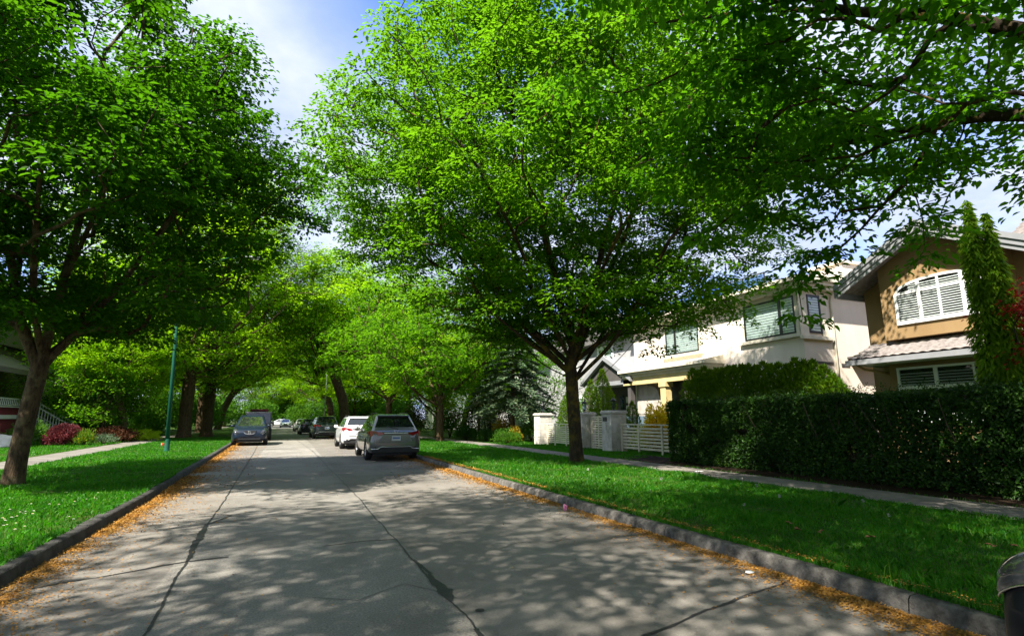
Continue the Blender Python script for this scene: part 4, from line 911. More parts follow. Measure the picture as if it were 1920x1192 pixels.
simple_house('white_house', 'white house glimpsed between trees above the grey car', 17.5, 28, 62, 74, 6, M['white'], M['shingle'], -1, 3, [(64, 66, 4, 5.5), (69, 71, 4, 5.5)])

# maroon house with white porch at the left edge (front faces +x)
M['maroon'] = mat('maroon_siding', (.22, .022, .04), .7, (.17, .018, .032), 3)
h = thing('maroon_house', 'maroon house with white porch railing and steps at the left edge', 'house', (0, 0, .3))
w = MB(); w.box(-27, -16.6, 30, 47, 0, 5.6); w.build('wall', M['darkgrey'], h)
pd = MB(); pd.box(-16.6, -14.6, 31, 42.2, 0, 1.84); pd.build('porch_base', M['maroon'], h)
MB().box(-16.6, -14.5, 30.9, 42.3, 1.2, 1.42).build('trim_band', M['white'], h)
dg = MB(); dg.box(-14.6, -14.56, 36.6, 38.4, .05, .95); dg.box(-14.555, -14.54, 37.48, 37.52, .05, .95); dg.build('door', mat('red_door', (.33, .06, .06), .6), h)
MB().box(-16.7, -14.45, 30.9, 42.3, 1.84, 1.9).build('porch_deck', M['white'], h)
rl = MB(); rl.box(-14.62, -14.55, 31, 40.8, 2.3, 2.36); rl.box(-14.62, -14.55, 31, 40.8, 1.95, 1.99)
for i in range(44): rl.box(-14.6, -14.57, 31.05 + i * .222, 31.09 + i * .222, 1.99, 2.3)
rl.build('railing', M['white'], h)
for yy in (31.1, 35.9, 40.85):
    MB().box(-14.66, -14.5, yy, yy + .16, 1.9, 3.9).build('porch_post', M['white'], h)
rf = MB(); rf.prism([(-13.9, 3.85), (-17.2, 5.4), (-17.2, 5.2), (-13.9, 3.7)], 1, 30, 43); rf.box(-14.0, -13.85, 30, 43, 3.62, 3.9)
rf.prism([(29.4, 5.6), (47.6, 5.6), (47.6, 5.75), (38.5, 9.4), (29.4, 5.75)], 0, -27.5, -16.2); rf.build('roof', mat('brown_shingle', (.09, .08, .068), .9, (.06, .052, .045), 12), h)
for (a, b) in ((36.8, 38.2), (32.5, 34.5)):
    fr = MB(); t = .1; c, d = 2.2, 3.4
    for q in ((a, b, d - t, d), (a, b, c, c + t), (a, a + t, c + t, d - t), (b - t, b, c + t, d - t)): fr.box(-16.6, -16.52, *q)
    o = fr.build('window', M['white'], h); MB().box(-16.58, -16.57, a + .02, b - .02, c + .02, d - .02).build('pane', M['darkglass'], o)
stp = MB()
for i in range(7): stp.box(-14.45 + i * .3, -14.15 + i * .3, 41, 42.2, -.02, 1.3 - i * .19)
stp.build('step', M['grey'], h)
for yy in (40.9, 42.25):
    rr = MB(); rr.prism([(-14.5, 2.2), (-12.3, .82), (-12.3, .9), (-14.5, 2.28)], 1, yy, yy + .06); rr.prism([(-14.5, 1.48), (-12.3, .1), (-12.3, .16), (-14.5, 1.54)], 1, yy, yy + .06)
    for i in range(15): x = -14.45 + i * .15; z = 2.2 - (x + 14.5) * .627; rr.box(x - .02, x + .02, yy + .015, yy + .045, z - .7, z + .02)
    rr.build('stair_railing', M['white'], h)
simple_house('dark_house', 'dark shingled house hidden behind the left garden trees', -27, -16, 51, 62, 5.5, M['darkgrey'], M['shingle'], 1, 3, [(53, 55, 3.6, 5), (57, 59, 3.6, 5), (54, 58, 1, 2.4)])

# ------------------------------------------------------------------ cars
def paint(name, col, metal=.35, rough=.32, coat=1.0, spec=.5):
    return mat(name, col, rough, tuple(c * .94 for c in col), 2, 0, 60, metal, spec, coat)
M['tyre'] = mat('tyre_rubber', (.018, .018, .018), .85); M['rim'] = mat('alloy_rim', (.35, .35, .35), .3, None, 3, metal=.9); M['blackplastic'] = mat('black_plastic', (.02, .02, .021), .6)
M['chrome'] = mat('chrome', (.75, .75, .75), .12, None, 3, metal=1.0); M['carglass'] = glassmat('car_glass', dark=(.012, .015, .014)); M['redlens'] = mat('red_lens', (.32, .008, .014), .15, (.22, .005, .01), 8, coat=1)
M['headlens'] = mat('headlight_lens', (.1, .105, .11), .08, (.02, .022, .024), 7, metal=.4, coat=1); M['plate'] = mat('plate_white', (.72, .74, .78), .5); M['plateblue'] = mat('plate_blue', (.12, .2, .45), .5)
def lerp(a, b, t): return a + (b - a) * t
def car(label, loc, rz, pm, L=4.85, Wd=1.9, H=1.7, belt=1.07, hood=1.02, kind='suv', trim='chrome', face='rear', cat='car', emblem=True, near=False):
    hw = Wd / 2; k = L / 4.9; c = thing('parked_car', label, cat, loc, rz, 'cars on the street')
    st = [(-2.45, .74, .50, .92), (-2.425, .84, .40, .99), (-2.36, .92, .33, belt - .02), (-2.24, .97, .29, belt), (-1.9, 1, .26, belt + .02), (-1.4, 1, .25, belt + .01), (-.7, .985, .24, belt), (0, .98, .24, belt - .01), (.7, .985, .24, belt - .03),
          (1.15, .99, .25, lerp(belt, hood, .6)), (1.5, .985, .26, hood), (1.9, .965, .28, hood - .04), (2.15, .93, .30, hood - .085), (2.32, .87, .34, hood - .15), (2.42, .77, .38, hood - .26), (2.45, .66, .42, hood - .35)]
    if near: st[-4:] = [(2.15, .97, .30, hood - .06), (2.32, .945, .33, hood - .1), (2.42, .9, .36, hood - .17), (2.45, .84, .4, hood - .24)]
    if kind == 'jeep': st = [(-2.45, .9, .5, .95), (-2.4, .95, .45, belt), (-1.4, .97, .45, belt), (0, .97, .45, belt), (1.0, .96, .45, belt), (1.3, .86, .45, belt - .02), (2.2, .8, .5, belt - .05), (2.4, .78, .55, belt - .1), (2.45, .74, .6, belt - .18)]
    def cat(A, m):
        A = np.array(A, float); E = np.concatenate([[2 * A[0] - A[1]], A, [2 * A[-1] - A[-2]]]); o = []
        for i in range(1, len(E) - 2):
            for j in range(m):
                t = j / m; o.append(.5 * (2 * E[i] + (E[i + 1] - E[i - 1]) * t + (2 * E[i - 1] - 5 * E[i] + 4 * E[i + 1] - E[i + 2]) * t * t + (3 * E[i] - E[i - 1] - 3 * E[i + 1] + E[i + 2]) * t ** 3))
        return np.array(o + [A[-1]])
    st = [tuple(q) for q in cat(st, 3)]
    V = []; F = []; n = 0
    for (y, w, zb, zt) in st:
        w *= hw; y *= k; h = zt - zb
        half = [(0, zb), (.78 * w, zb), (.93 * w, zb + .04), (.985 * w, zb + .2 * h), (w, zb + .42 * h), (.99 * w, zb + .62 * h), (.972 * w, zb + .74 * h), (.96 * w, zt - .08), (.91 * w, zt - .02), (.6 * w, zt + .012), (0, zt + .02)]
        half = [tuple(q) for q in cat(half, 2)]; half[0] = (0, half[0][1]); half[-1] = (0, half[-1][1])
        ring = half + [(-x, z) for x, z in half[-2:0:-1]]; n = len(ring); V += [(x, y, z) for x, z in ring]
    for i in range(len(st) - 1):
        for j in range(n): F.append((i * n + j, i * n + (j + 1) % n, (i + 1) * n + (j + 1) % n, (i + 1) * n + j))
    mb = MB(); mb.add(V, F, True); mb.add([V[j] for j in range(n)], [tuple(range(n))[::-1]]); m_ = len(V) - n; mb.add([V[m_ + j] for j in range(n)], [tuple(range(n))])
    me = mb.mesh('body'); bm = bmesh.new(); bm.from_mesh(me); bmesh.ops.remove_doubles(bm, verts=bm.verts, dist=1e-4); bmesh.ops.recalc_face_normals(bm, faces=bm.faces); bm.to_mesh(me); bm.free()
    body = link_mesh('body', me, pm, c); wr = .365 if kind != 'jeep' else .4; ya = (-1.38 * k, 1.45 * k)
    cut = MB()
    for y in ya:
        for s in (-1, 1): cut.lathe([(0, s * hw * .55), (wr + .065, s * hw * .55), (wr + .065, s * hw * 1.2), (0, s * hw * 1.2)], 28, (0, y, wr + .005), 0)
    cm = cut.mesh('cut'); bm = bmesh.new(); bm.from_mesh(cm); bmesh.ops.remove_doubles(bm, verts=bm.verts, dist=1e-4); bmesh.ops.recalc_face_normals(bm, faces=bm.faces); bm.to_mesh(cm); bm.free()
    co = link_mesh('cut', cm, None); bo = body.modifiers.new('b', 'BOOLEAN'); bo.object = co; bo.operation = 'DIFFERENCE'; bo.solver = 'EXACT'; bo.use_self = True
    # evaluate at the origin so that the cutter lines up, then drop the cutter
    body.parent = None; bpy.context.view_layer.update(); dg = bpy.context.evaluated_depsgraph_get(); ev = body.evaluated_get(dg); nm = bpy.data.meshes.new_from_object(ev)
    body.modifiers.clear(); body.data = nm; nm.name = 'body'; body.parent = c; bpy.data.objects.remove(co)
    for e in nm.edges: pass
    body.data.set_sharp_from_angle(angle=math.radians(38))
    ub = MB(); ub.box(-hw * .7, hw * .7, -2.2 * k, 2.2 * k, .2, .34); ub.build('underbody', M['blackplastic'], c)
    # greenhouse
    if kind == 'jeep': yb0, yb1, yt0, yt1, wb, wt, zb, zt, rc = -2.35, 1.0, -2.3, .75, .95, .88, belt - .02, H, .08
    elif kind == 'sedan': yb0, yb1, yt0, yt1, wb, wt, zb, zt, rc = -1.75, 1.25, -.95, .2, .88, .66, belt - .03, H, .14
    else: yb0, yb1, yt0, yt1, wb, wt, zb, zt, rc = -2.26, 1.3, -1.64, .3, .905, .655, belt - .03, H, .13
    yb0 *= k; yb1 *= k; yt0 *= k; yt1 *= k
    def ringp(s, z, ins=0.0, rcc=rc):
        y0, y1, w = lerp(yb0, yt0, s) + ins, lerp(yb1, yt1, s) - ins, lerp(wb, wt, s) * hw - ins * .7; o = []
        for (cx, cy, a0) in ((w - rcc, y1 - rcc, 0), (-w + rcc, y1 - rcc, PI / 2), (-w + rcc, y0 + rcc, PI), (w - rcc, y0 + rcc, 1.5 * PI)):
            for q in range(5): a = a0 + q * PI / 8; o.append((cx + rcc * math.cos(a), cy + rcc * math.sin(a), z))
        return o
    Hh = zt - zb; zsh = zt - .07
    rings = [ringp(0, zb), ringp((zsh - zb) / Hh * .5, lerp(zb, zsh, .5)), ringp((zsh - zb) / Hh, zsh), ringp(.955, zt - .032, .035), ringp(1, zt - .008, .11, rc * .9), ringp(1, zt + .012, .32, rc * .5)]
    gv = [p for r in rings for p in r]; m = 20; gf = [(i * m + j, i * m + (j + 1) % m, (i + 1) * m + (j + 1) % m, (i + 1) * m + j) for i in range(len(rings) - 1) for j in range(m)]
    g = MB(); g.add(gv, gf, True); b = (len(rings) - 1) * m; g.f.append(tuple(b + j for j in range(m))); g.sm.append(True); cabin = g.build('roof', pm, c)
    def sw(side, f0, f1, s0, s1, sk0=0, sk1=0):
        P = []
        for (f, s, e) in ((f0, s0, 0), (f1, s0, 0), (f1 + sk1, s1, 0), (f0 + sk0, s1, 0)):
            y = lerp(lerp(yb0, yt0, s) + rc, lerp(yb1, yt1, s) - rc, f); P.append((side * (lerp(wb, wt, s) * hw + .005), y, lerp(zb, zt, s)))
        return P
    for s in (-1, 1):
        for (a, b_, k0, k1) in ((.0, .2, .05, 0), (.225, .56, 0, 0), (.585, 1.0, 0, -.03)): MB().add(sw(s, a, b_, .1, .84, k0, k1), [(0, 1, 2, 3)]).build('side_window', M['carglass'], c)
    def ew(f, s, front):
        w = lerp(wb, wt, s) * hw - rc * .8; y = (lerp(yb1, yt1, s) + .005) if front else (lerp(yb0, yt0, s) - .005); return (lerp(-w, w, f), y, lerp(zb, zt, s))
    MB().add([ew(0, .08, True), ew(1, .08, True), ew(1, .88, True), ew(0, .88, True)], [(0, 1, 2, 3)]).build('windscreen', M['carglass'], c)
    rw = MB(); rw.add([ew(-.02, .26, False), ew(1.02, .26, False), ew(1.0, .80, False), ew(0, .80, False)], [(0, 1, 2, 3)]); rwo = rw.build('rear_window', M['carglass'], c)
    if kind == 'suv':
        sp = MB(); w = wt * hw * .96; sp.prism([(yt0 - .16, zt - .075), (yt0 + .2, zt - .03), (yt0 + .2, zt + .015), (yt0 - .13, zt - .035)], 0, -w, w); sp.build('spoiler', pm, c, bevel=.012)
        MB().tube([(.1, -2.31 * k, belt + .06), (-.32, -2.21 * k, belt + .16)], .012, 5).build('wiper', M['blackplastic'], rwo)
        rr = MB()
        for s in (-1, 1): MB().tube([(s * wt * hw * .9, yt0 + .15, zt - .0), (s * wt * hw * .92, yt0 + .3, zt + .045), (s * wt * hw * .92, yt1 - .2, zt + .045), (s * wt * hw * .9, yt1 - .05, zt)], .014, 6).build('roof_rail', M['blackplastic'], c)
    if kind == 'jeep':
        MB().box(-.6, .6, -1.6, .2, H + .03, H + .2).build('roof_box', mat('red_black_load', (.03, .012, .012), .8, (.2, .02, .02), 2), c, bevel=.04)
        f = MB(); f.box(-.92 * hw, .92 * hw, yt1 + .0, yt1 + .06, H - .1, H - .02); f.build('windscreen_frame', M['fascia'], c)
    # wheels
    for s in (-1, 1):
        for y in ya:
            wo = bpy.data.objects.new('wheel', None); COL.objects.link(wo); wo.parent = c; wo.location = (s * (hw - .115), y, wr)
            MB().lathe([(wr * .62, -.1), (wr * .9, -.115), (wr, -.085), (wr, .085), (wr * .9, .115), (wr * .62, .1)], 28, (0, 0, 0), 0).build('tyre', M['tyre'], wo)
            rm = MB(); rm.lathe([(0, s * .085), (.05, s * .09), (.07, s * .08)], 14, (0, 0, 0), 0); rm.lathe([(wr * .66, -.09), (wr * .66, s * .1), (wr * .58, s * .085), (wr * .56, s * .02)], 24, (0, 0, 0), 0)
            for q in range(5):
                a = q * 2 * PI / 5; d = (math.cos(a), math.sin(a)); t = (-d[1], d[0]); x = s * .085
                rm.add([(x, d[0] * .05 - t[0] * .03, d[1] * .05 - t[1] * .03), (x, d[0] * .05 + t[0] * .03, d[1] * .05 + t[1] * .03), (x, d[0] * wr * .62 + t[0] * .055, d[1] * wr * .62 + t[1] * .055), (x, d[0] * wr * .62 - t[0] * .055, d[1] * wr * .62 - t[1] * .055)], [(0, 1, 2, 3)])
            rm.build('rim', M['rim'], wo); MB().lathe([(0, s * .03), (wr * .6, s * .03)], 20, (0, 0, 0), 0).build('brake_disc', M['blackplastic'], wo)
        mr = MB(); mr.lathe([(0, -.1), (.07, -.08), (.085, 0), (.07, .1), (0, .11)], 10, (0, 0, 0), 0); mr.v = [(s * (hw * .9 + .13) + q[0], 1.0 * k + q[1] * .6, belt + .03 + q[2]) for q in mr.v]; mr.tube([(s * hw * .88, 1.0 * k, belt), (s * (hw * .9 + .08), 1.0 * k, belt + .01)], .025, 6); mr.build('mirror', pm, c)
    if kind == 'jeep':
        for s in (-1, 1): MB().lathe([(0, 2.475), (.09, 2.47), (.1, 2.43)], 16, (s * .55, 0, .98), 1) if False else MB().box(s * .55 - .09, s * .55 + .09, 2.44 * k, 2.475 * k, .82, .98).build('headlight', M['headlens'], c, bevel=.03)
        MB().box(-.8, .8, 2.45 * k, 2.6 * k, .5, .66).build('bumper', M['blackplastic'], c, bevel=.03); return c
    if kind == 'suv':
        def wrap(pts, th, name, m, par=c):
            """ribbon over (x,y,zlow,zhigh) points, given thickness inward"""
            v = []; f = []
            for (x, y, a, b) in pts: v += [(x, y, a), (x, y, b), (x * .93, y + th, b - .01), (x * .93, y + th, a + .01)]
            for i in range(len(pts) - 1):
                for j in range(4): f.append((i * 4 + j, i * 4 + (j + 1) % 4, i * 4 + 4 + (j + 1) % 4, i * 4 + 4 + j))
            q = len(pts) - 1; f += [(0, 1, 2, 3), (q * 4 + 3, q * 4 + 2, q * 4 + 1, q * 4)]
            return MB().add(v, f).build(name, m, par)
        yr = -2.45 * k; zl = belt - .19
        for s in (-1, 1):
            wrap([(s * hw * .47, yr - .02, zl + .08, zl + .12), (s * hw * .7, yr + .005, zl, zl + .17), (s * hw * .86, yr + .055, zl - .02, zl + .2), (s * hw * .955, yr + .16, zl + .01, zl + .2), (s * hw * 1.0, yr + .34, zl + .08, zl + .17)], .06, 'taillight', M['redlens'])
            wrap([(s * hw * .72, yr - .015, .47, .5), (s * hw * .86, yr + .05, .47, .55), (s * hw * .95, yr + .15, .5, .56)], .04, 'reflector', M['blackplastic'])
        MB().box(-hw * .46, hw * .46, yr - .035, yr + .02, zl + .1, zl + .135).build('trim_strip', M[trim], c, bevel=.008)
        MB().prism([(-.62, zl - .22), (.62, zl - .22), (.45, zl + .085), (-.45, zl + .085)], 1, yr - .018, yr + .05).build('tailgate_panel', pm, c, bevel=.01)
        pl = MB().box(-.16, .16, yr - .034, yr - .019, zl - .15, zl + .02).build('licence_plate', M['plate'], c); MB().box(-.13, .13, yr - .038, yr - .0345, zl - .09, zl - .03).build('plate_band', M['plateblue'], pl)
        if emblem: e = MB(); e.lathe([(.045, -.006), (.06, -.006), (.06, .006), (.045, .006), (.045, -.006)], 16, (0, 0, 0), 1) if False else e.tube([(.07 * math.cos(a), yr + .035, belt - .015 + .045 * math.sin(a)) for a in np.linspace(0, 2 * PI, 15)], .008, 5, False); e.build('emblem', M['chrome'], c)
        bp = MB(); bp.prism([(-hw * .9, .30), (hw * .9, .30), (hw * .9, .42), (hw * .66, .43), (hw * .56, .5), (-hw * .56, .5), (-hw * .66, .43), (-hw * .9, .42)], 1, yr - .012, yr + .3); bp.build('bumper', M['blackplastic'], c, bevel=.02)
        MB().tube([(-hw * .93, yr + .1, .435), (-hw * .86, yr - .015, .435), (-hw * .66, yr - .022, .445), (-hw * .56, yr - .022, .515), (hw * .56, yr - .022, .515), (hw * .66, yr - .022, .445), (hw * .86, yr - .015, .435), (hw * .93, yr + .1, .435)], .016, 6).build('bumper_trim', M[trim], c)
    if kind == 'sedan':
        for s in (-1, 1): MB().box(s * hw * .68 - .2, s * hw * .68 + .2, -2.46 * k, -2.36 * k, belt - .26, belt - .12).build('taillight', M['redlens'], c, bevel=.02)
        MB().box(-.16, .16, -2.47 * k, -2.44 * k, .6, .74).build('licence_plate', M['plate'], c)
    # front
    yf = 2.45 * k; zh = hood - .22
    for s in (-1, 1):
        # lens: a patch of the wing surface itself, a centimetre proud, with a clear rounded edge
        i0 = next(q for q, t_ in enumerate(st) if t_[0] > 1.86); i1 = len(st) - 2; v = []; f = []; low = []; a0, a1 = 12, 17
        for i in range(i0, i1 + 1):
            u = (i - i0) / (i1 - i0)
            for j in range(a0, a1 + 1):
                x, y, z = V[i * n + j]; zl_, zh_ = V[i * n + a0][2], V[i * n + a1][2]
                if j == a0: z = lerp(zl_, zh_, .5 * (1 - u) ** 2)
                edge = .3 if (j in (a0, a1) or i in (i0, i1)) else 1.0
                v.append((s * (x + .014 * edge), y + .014 * edge * (.4 + u), z)); 
                if j == a0: low.append((s * (x + .012), y + .012, z))
        m2 = a1 - a0 + 1
        for i in range(i1 - i0):
            for j in range(m2 - 1): f.append((i * m2 + j, i * m2 + j + 1, (i + 1) * m2 + j + 1, (i + 1) * m2 + j))
        ho = MB().add(v, f, True).build('headlight', M['headlens'], c); MB().tube(low, .004 if near else .006, 6).build('headlight_trim', M['chrome'], ho)
    gr = MB(); gr.prism([(-.34, zh + .04), (-.2, zh - .16), (.2, zh - .16), (.34, zh + .04)], 1, yf - .1, yf + .005); gr.build('grille', M['blackplastic'], c)
    MB().tube([(-.36, yf - .09, zh + .02), (-.2, yf + .02, zh - .13), (0, yf + .03, zh - .155), (.2, yf + .02, zh - .13), (.36, yf - .09, zh + .02)], .024, 8).build('grille_trim', M['chrome'], c)
    e = MB(); e.tube([(.065 * math.cos(a), yf + .02, zh - .04 + .065 * math.sin(a)) for a in np.linspace(0, 2 * PI, 15)], .012, 5, False); e.box(-.09, .09, yf + .01, yf + .03, zh - .06, zh - .025); e.build('emblem', M['chrome'], c)
    MB().prism([(-hw * .62, .36), (hw * .62, .36), (hw * .5, .52), (-hw * .5, .52)], 1, yf - .25, yf - .0).build('lower_intake', M['blackplastic'], c)
    return c
car('grey sport utility car, rear towards the viewer, nearest in the right parked row', (3.68, 22.4, 0), .0, paint('grey_paint', (.15, .155, .14), .6, .3), 4.9, 1.9, 1.67)
car('white sport utility car parked just ahead of the grey one', (3.45, 30.6, 0), .01, paint('white_car_paint', (.8, .8, .8), .0, .3), 4.65, 1.85, 1.62, trim='blackplastic')
car('dark slate sport utility car ahead of the white one', (2.72, 46.5, 0), .045, paint('slate_paint', (.035, .055, .06), .5, .35), 4.7, 1.88, 1.72)
car('black car ahead of the dark slate one', (1.95, 58, 0), .045, paint('black_paint', (.012, .012, .013), .2, .3), 4.6, 1.82, 1.5, 1.0, trim='blackplastic')
car('white car with red tail light, farthest in the right parked row', (1.6, 72, 0), .03, paint('white_far_paint', (.7, .7, .7), .0, .35), 4.5, 1.8, 1.5, 1.0, trim='blackplastic')
car('white saloon far down the road near the crossing', (-.35, 104, 0), PI, paint('white_saloon_paint', (.8, .8, .8), 0, .3), 4.5, 1.8, 1.42, .95, .9, 'sedan')
car('pale saloon at the far crossing', (-1.6, 121, 0), PI / 2, paint('pale_saloon_paint', (.7, .72, .75), 0, .3), 4.5, 1.8, 1.42, .95, .9, 'sedan')
car('navy sport utility car facing the viewer on the left side', (-2.0, 36.6, 0), PI + .02, paint('navy_paint', (.005, .012, .027), .0, .4, .25, .3), 4.75, 1.88, 1.7)
car('tall dark boxy off-road car with a loaded roof, behind the navy one', (-2.0, 44.2, 0), PI + .02, paint('dark_olive_paint', (.02, .02, .02), .2, .45), 4.6, 1.88, 2.02, 1.2, 1.1, 'jeep')
car('black car at the bottom right corner, only its headlight corner showing', (3.8, -.83, 0), 0, paint('near_black_paint', (.004, .005, .009), .0, .35, .25, .25), 4.75, 1.88, 1.6, 1.08, 1.05, near=True)

# ------------------------------------------------------------------ fence, gate, lantern pillars
M['pillar'] = mat('block_pillar', (.62, .59, .53), .9, (.42, .39, .34), 4, .6, 35, spec=.2, lo=.42, hi=.68)
M['slat'] = mat('cream_slats', (.76, .7, .53), .7, (.6, .54, .38), 4)
M['metal'] = mat('grey_metal', (.4, .42, .42), .4, None, 3, metal=.6)
def pillar(label, x, y, w, hgt, plate=False):
    p = thing('lantern_pillar', label, 'pillar', (x, y, .17), group='lantern pillars of the slatted fence')
    mb = MB(); n = 4; bh = hgt / n
    for i in range(n):
        z = i * bh; k = 2
        for j in range(k):
            a, b = (-w / 2 + .004 + j * w / k, -w / 2 - .004 + (j + 1) * w / k)
            mb.box(-w / 2, w / 2, a + .004, b - .004, z + .008, z + bh - .008) if i % 2 == 0 else mb.box(-w / 2, w / 2, -w / 2 + .008, w / 2 - .008, z + .008, z + bh - .008) if j == 0 else None
    mb.build('block', M['pillar'], p, bevel=.012)
    MB().box(-w / 2 + .015, w / 2 - .015, -w / 2 + .015, w / 2 - .015, -.1, hgt).build('core', M['pillar'], p)
    c = MB(); c.box(-w / 2 - .05, w / 2 + .05, -w / 2 - .05, w / 2 + .05, hgt, hgt + .09); c.box(-w / 2 - .01, w / 2 + .01, -w / 2 - .01, w / 2 + .01, hgt + .09, hgt + .13); c.build('cap', M['pillar'], p, bevel=.03)
    l = MB(); z = hgt + .13; l.lathe([(0, z), (.09, z), (.08, z + .03), (.03, z + .05), (.03, z + .09), (.075, z + .11), (.085, z + .13)], 10)
    l.lathe([(.14, z + .40), (.145, z + .42), (.05, z + .50), (.02, z + .53), (.025, z + .56), (0, z + .58)], 10)
    for k in range(6): a = k * PI / 3; l.tube([(.082 * math.cos(a), .082 * math.sin(a), z + .13), (.115 * math.cos(a), .115 * math.sin(a), z + .405)], .008, 4)
    lo = l.build('lantern', M['frameblk'], p); g = MB(); g.lathe([(.07, z + .13), (.1, z + .4)], 10); g.build('pane', M['deckglass'], lo)
    if plate: MB().box(-w / 2 - .02, -w / 2 - .002, -.05, .25, hgt - .32, hgt - .14).build('number_plate', M['darkgrey'], p)
    return p
pillar('bright white lantern pillar at the left end of the slatted fence', 12.6, 26.2, .72, 1.5)
pillar('middle lantern pillar left of the gate, half hidden by the street tree trunk', 12.65, 21.85, .72, 1.5)
pillar('weathered block lantern pillar with a small plate, right of the gate', 12.85, 19.75, .76, 1.55, True)
def slats(mb, x, y0, y1, z0, z1, n, posts):
    for i in range(n):
        z = z0 + (z1 - z0) * (i + .5) / n; t = (z1 - z0) / n * .3; mb.box(x - .015, x + .015, y0, y1, z - t, z + t)
def fence_panel(label, x, y0, y1, hgt, n, posts):
    f = thing('slatted_fence_panel', label, 'fence', (x, (y0 + y1) / 2, .17), group='slatted fence panels'); L = (y1 - y0) / 2
    mb = MB(); slats(mb, 0, -L, L, .12, hgt - .06, n, posts); mb.build('slat', M['slat'], f)
    for q in posts: MB().box(-.05, -.016, q - .045, q + .045, -.1, hgt - .002).build('post', M['slat'], f)
    MB().box(-.06, .06, -L, L, hgt, hgt + .05).build('top_rail', M['slat'], f); return f
fence_panel('sunlit white slatted fence panel between the left and middle pillars', 12.65, 22.25, 25.8, 1.05, 9, [-1.6, -.4, .8, 1.65])
fence_panel('slatted fence panel between the weathered pillar and the clipped hedge', 12.9, 13.9, 19.3, 1.08, 7, [-1.6, 0, 1.45, 2.6])
g = thing('slatted_gate', 'white slatted garden gate between the two right pillars', 'gate', (12.75, 20.8, .2)); mb = MB(); slats(mb, 0, -.6, .6, .1, 1.35, 12, []); mb.build('slat', M['slat'], g)
fr = MB(); 
for a, b, c, d in ((-.66, -.58, .02, 1.42), (.58, .66, .02, 1.42), (-.04, .04, .1, 1.36), (-.58, .58, 1.36, 1.42), (-.58, .58, .02, .08)): fr.box(-.035, -.016 if a == -.04 else .035, a, b, c, d)
fr.build('gate_frame', M['slat'], g); MB().box(-.07, -.036, .3 - .9, .42 - .9, .62, .9).build('notice_plate', mat('blue_plate', (.25, .35, .55), .5, (.6, .65, .7), 14), g)
MB().tube([(-.09, -.5, .95), (-.09, -.4, .95)], .015, 6).build('handle', M['frameblk'], g)

# ------------------------------------------------------------------ lamps
M['greenpole'] = mat('green_pole_paint', (.005, .06, .036), .7, (.009, .08, .048), 6, spec=.15)
M['greypole'] = mat('grey_pole', (.36, .4, .34), .5, (.3, .34, .28), 5, metal=.2)
M['lens'] = mat('lamp_lens', (.75, .76, .74), .3)
def lamp(label, loc, H, reach, m, rise, lean=(0, 0)):
    l = thing('street_lamp', label, 'street lamp', loc); lx, ly = lean
    p = MB(); p.tube([(0, 0, -.1), (lx * .5, ly * .5, H * .5), (lx, ly, H)], [.09, .07, .055], 12); p.lathe([(.13, -.05), (.13, .05), (.1, .08), (.1, .5), (.085, .55)], 12); p.build('pole', m, l)
    a = MB(); sg = 1 if reach > 0 else -1
    pts = [(lx + reach * (1 - math.cos(t)) * .98 if False else lx + reach * t / 1.0, ly, H + rise * math.sin(t * PI / 2)) for t in np.linspace(0, 1, 10)]
    a.tube([(lx, ly, H - .5), (lx, ly, H - .05)] + pts[1:], [.05, .05] + [.042 - .015 * t for t in np.linspace(0, 1, 9)], 8); a.build('arm', m, l)
    x, y, z = pts[-1]; hd = MB(); hd.lathe([(0, -.1), (.05, -.08), (.11, .1), (.15, .35), (.12, .6), (.05, .72), (0, .74)], 10, (0, 0, 0), 0)
    hd.v = [(x + sg * q[0], y + q[1], z + q[2] * .45) for q in hd.v]; ho = hd.build('lamp_head', M['metal'], l)
    le = MB(); le.lathe([(0, .0), (.07, -.02), (.1, -.03), (0.1, -.01)], 10, (x + sg * .38, y, z - .05)); le.v = [(q[0] + (q[0] - x - sg * .38) * 1.2, q[1], q[2]) for q in le.v]; le.build('lens', M['lens'], ho)
    return l
lamp('green street lamp post on the left verge with its arm lost among leaves', (-4.72, 27.4, .1), 7.6, 2.6, M['greenpole'], 1.4, (-.25, .1))
lamp('slender grey-green street lamp with curved arm beyond the parked cars', (3.85, 66, .1), 7.4, -2.6, M['greypole'], 1.35)
# orange marker flag on the left verge
fl = thing('marker_flag', 'small orange marker flag in the grass beside the lamp post', 'flag', (-5.5, 30.5, .12)); fl.scale = (.6, .6, .6); MB().tube([(0, 0, -.05), (0, 0, .42)], .012, 6).build('pole', M['metal'], fl); MB().add([(0, 0, .2), (.22, .03, .22), (.2, -.02, .42), (0, 0, .42), (0, .012, .2), (.22, .042, .22), (.2, -.008, .42), (0, .012, .42)], [(0, 1, 2, 3), (4, 7, 6, 5), (0, 4, 5, 1), (1, 5, 6, 2), (2, 6, 7, 3), (3, 7, 4, 0)]).build('flag_cloth', mat('orange_cloth', (.7, .12, .03), .8), fl)
# pale boulder by the porch
bm = bmesh.new(); bmesh.ops.create_icosphere(bm, subdivisions=4, radius=1)
for v in bm.verts: k = 1 + .28 * mnoise.noise(v.co * 1.3) + .06 * mnoise.noise(v.co * 4); v.co = Vector((v.co.x * .75 * k, v.co.y * 1.1 * k, max(-.1, v.co.z * .55 * k)))
me = bpy.data.meshes.new('boulder'); bm.to_mesh(me); bm.free(); me.polygons.foreach_set('use_smooth', [True] * len(me.polygons))
tag(link_mesh('boulder', me, mat('pale_stone', (.62, .58, .52), .9, (.5, .46, .4), 4, .5, 20), None, (-12.6, 33.6, .2)), 'pale boulder in the garden at the left picture edge', 'boulder')

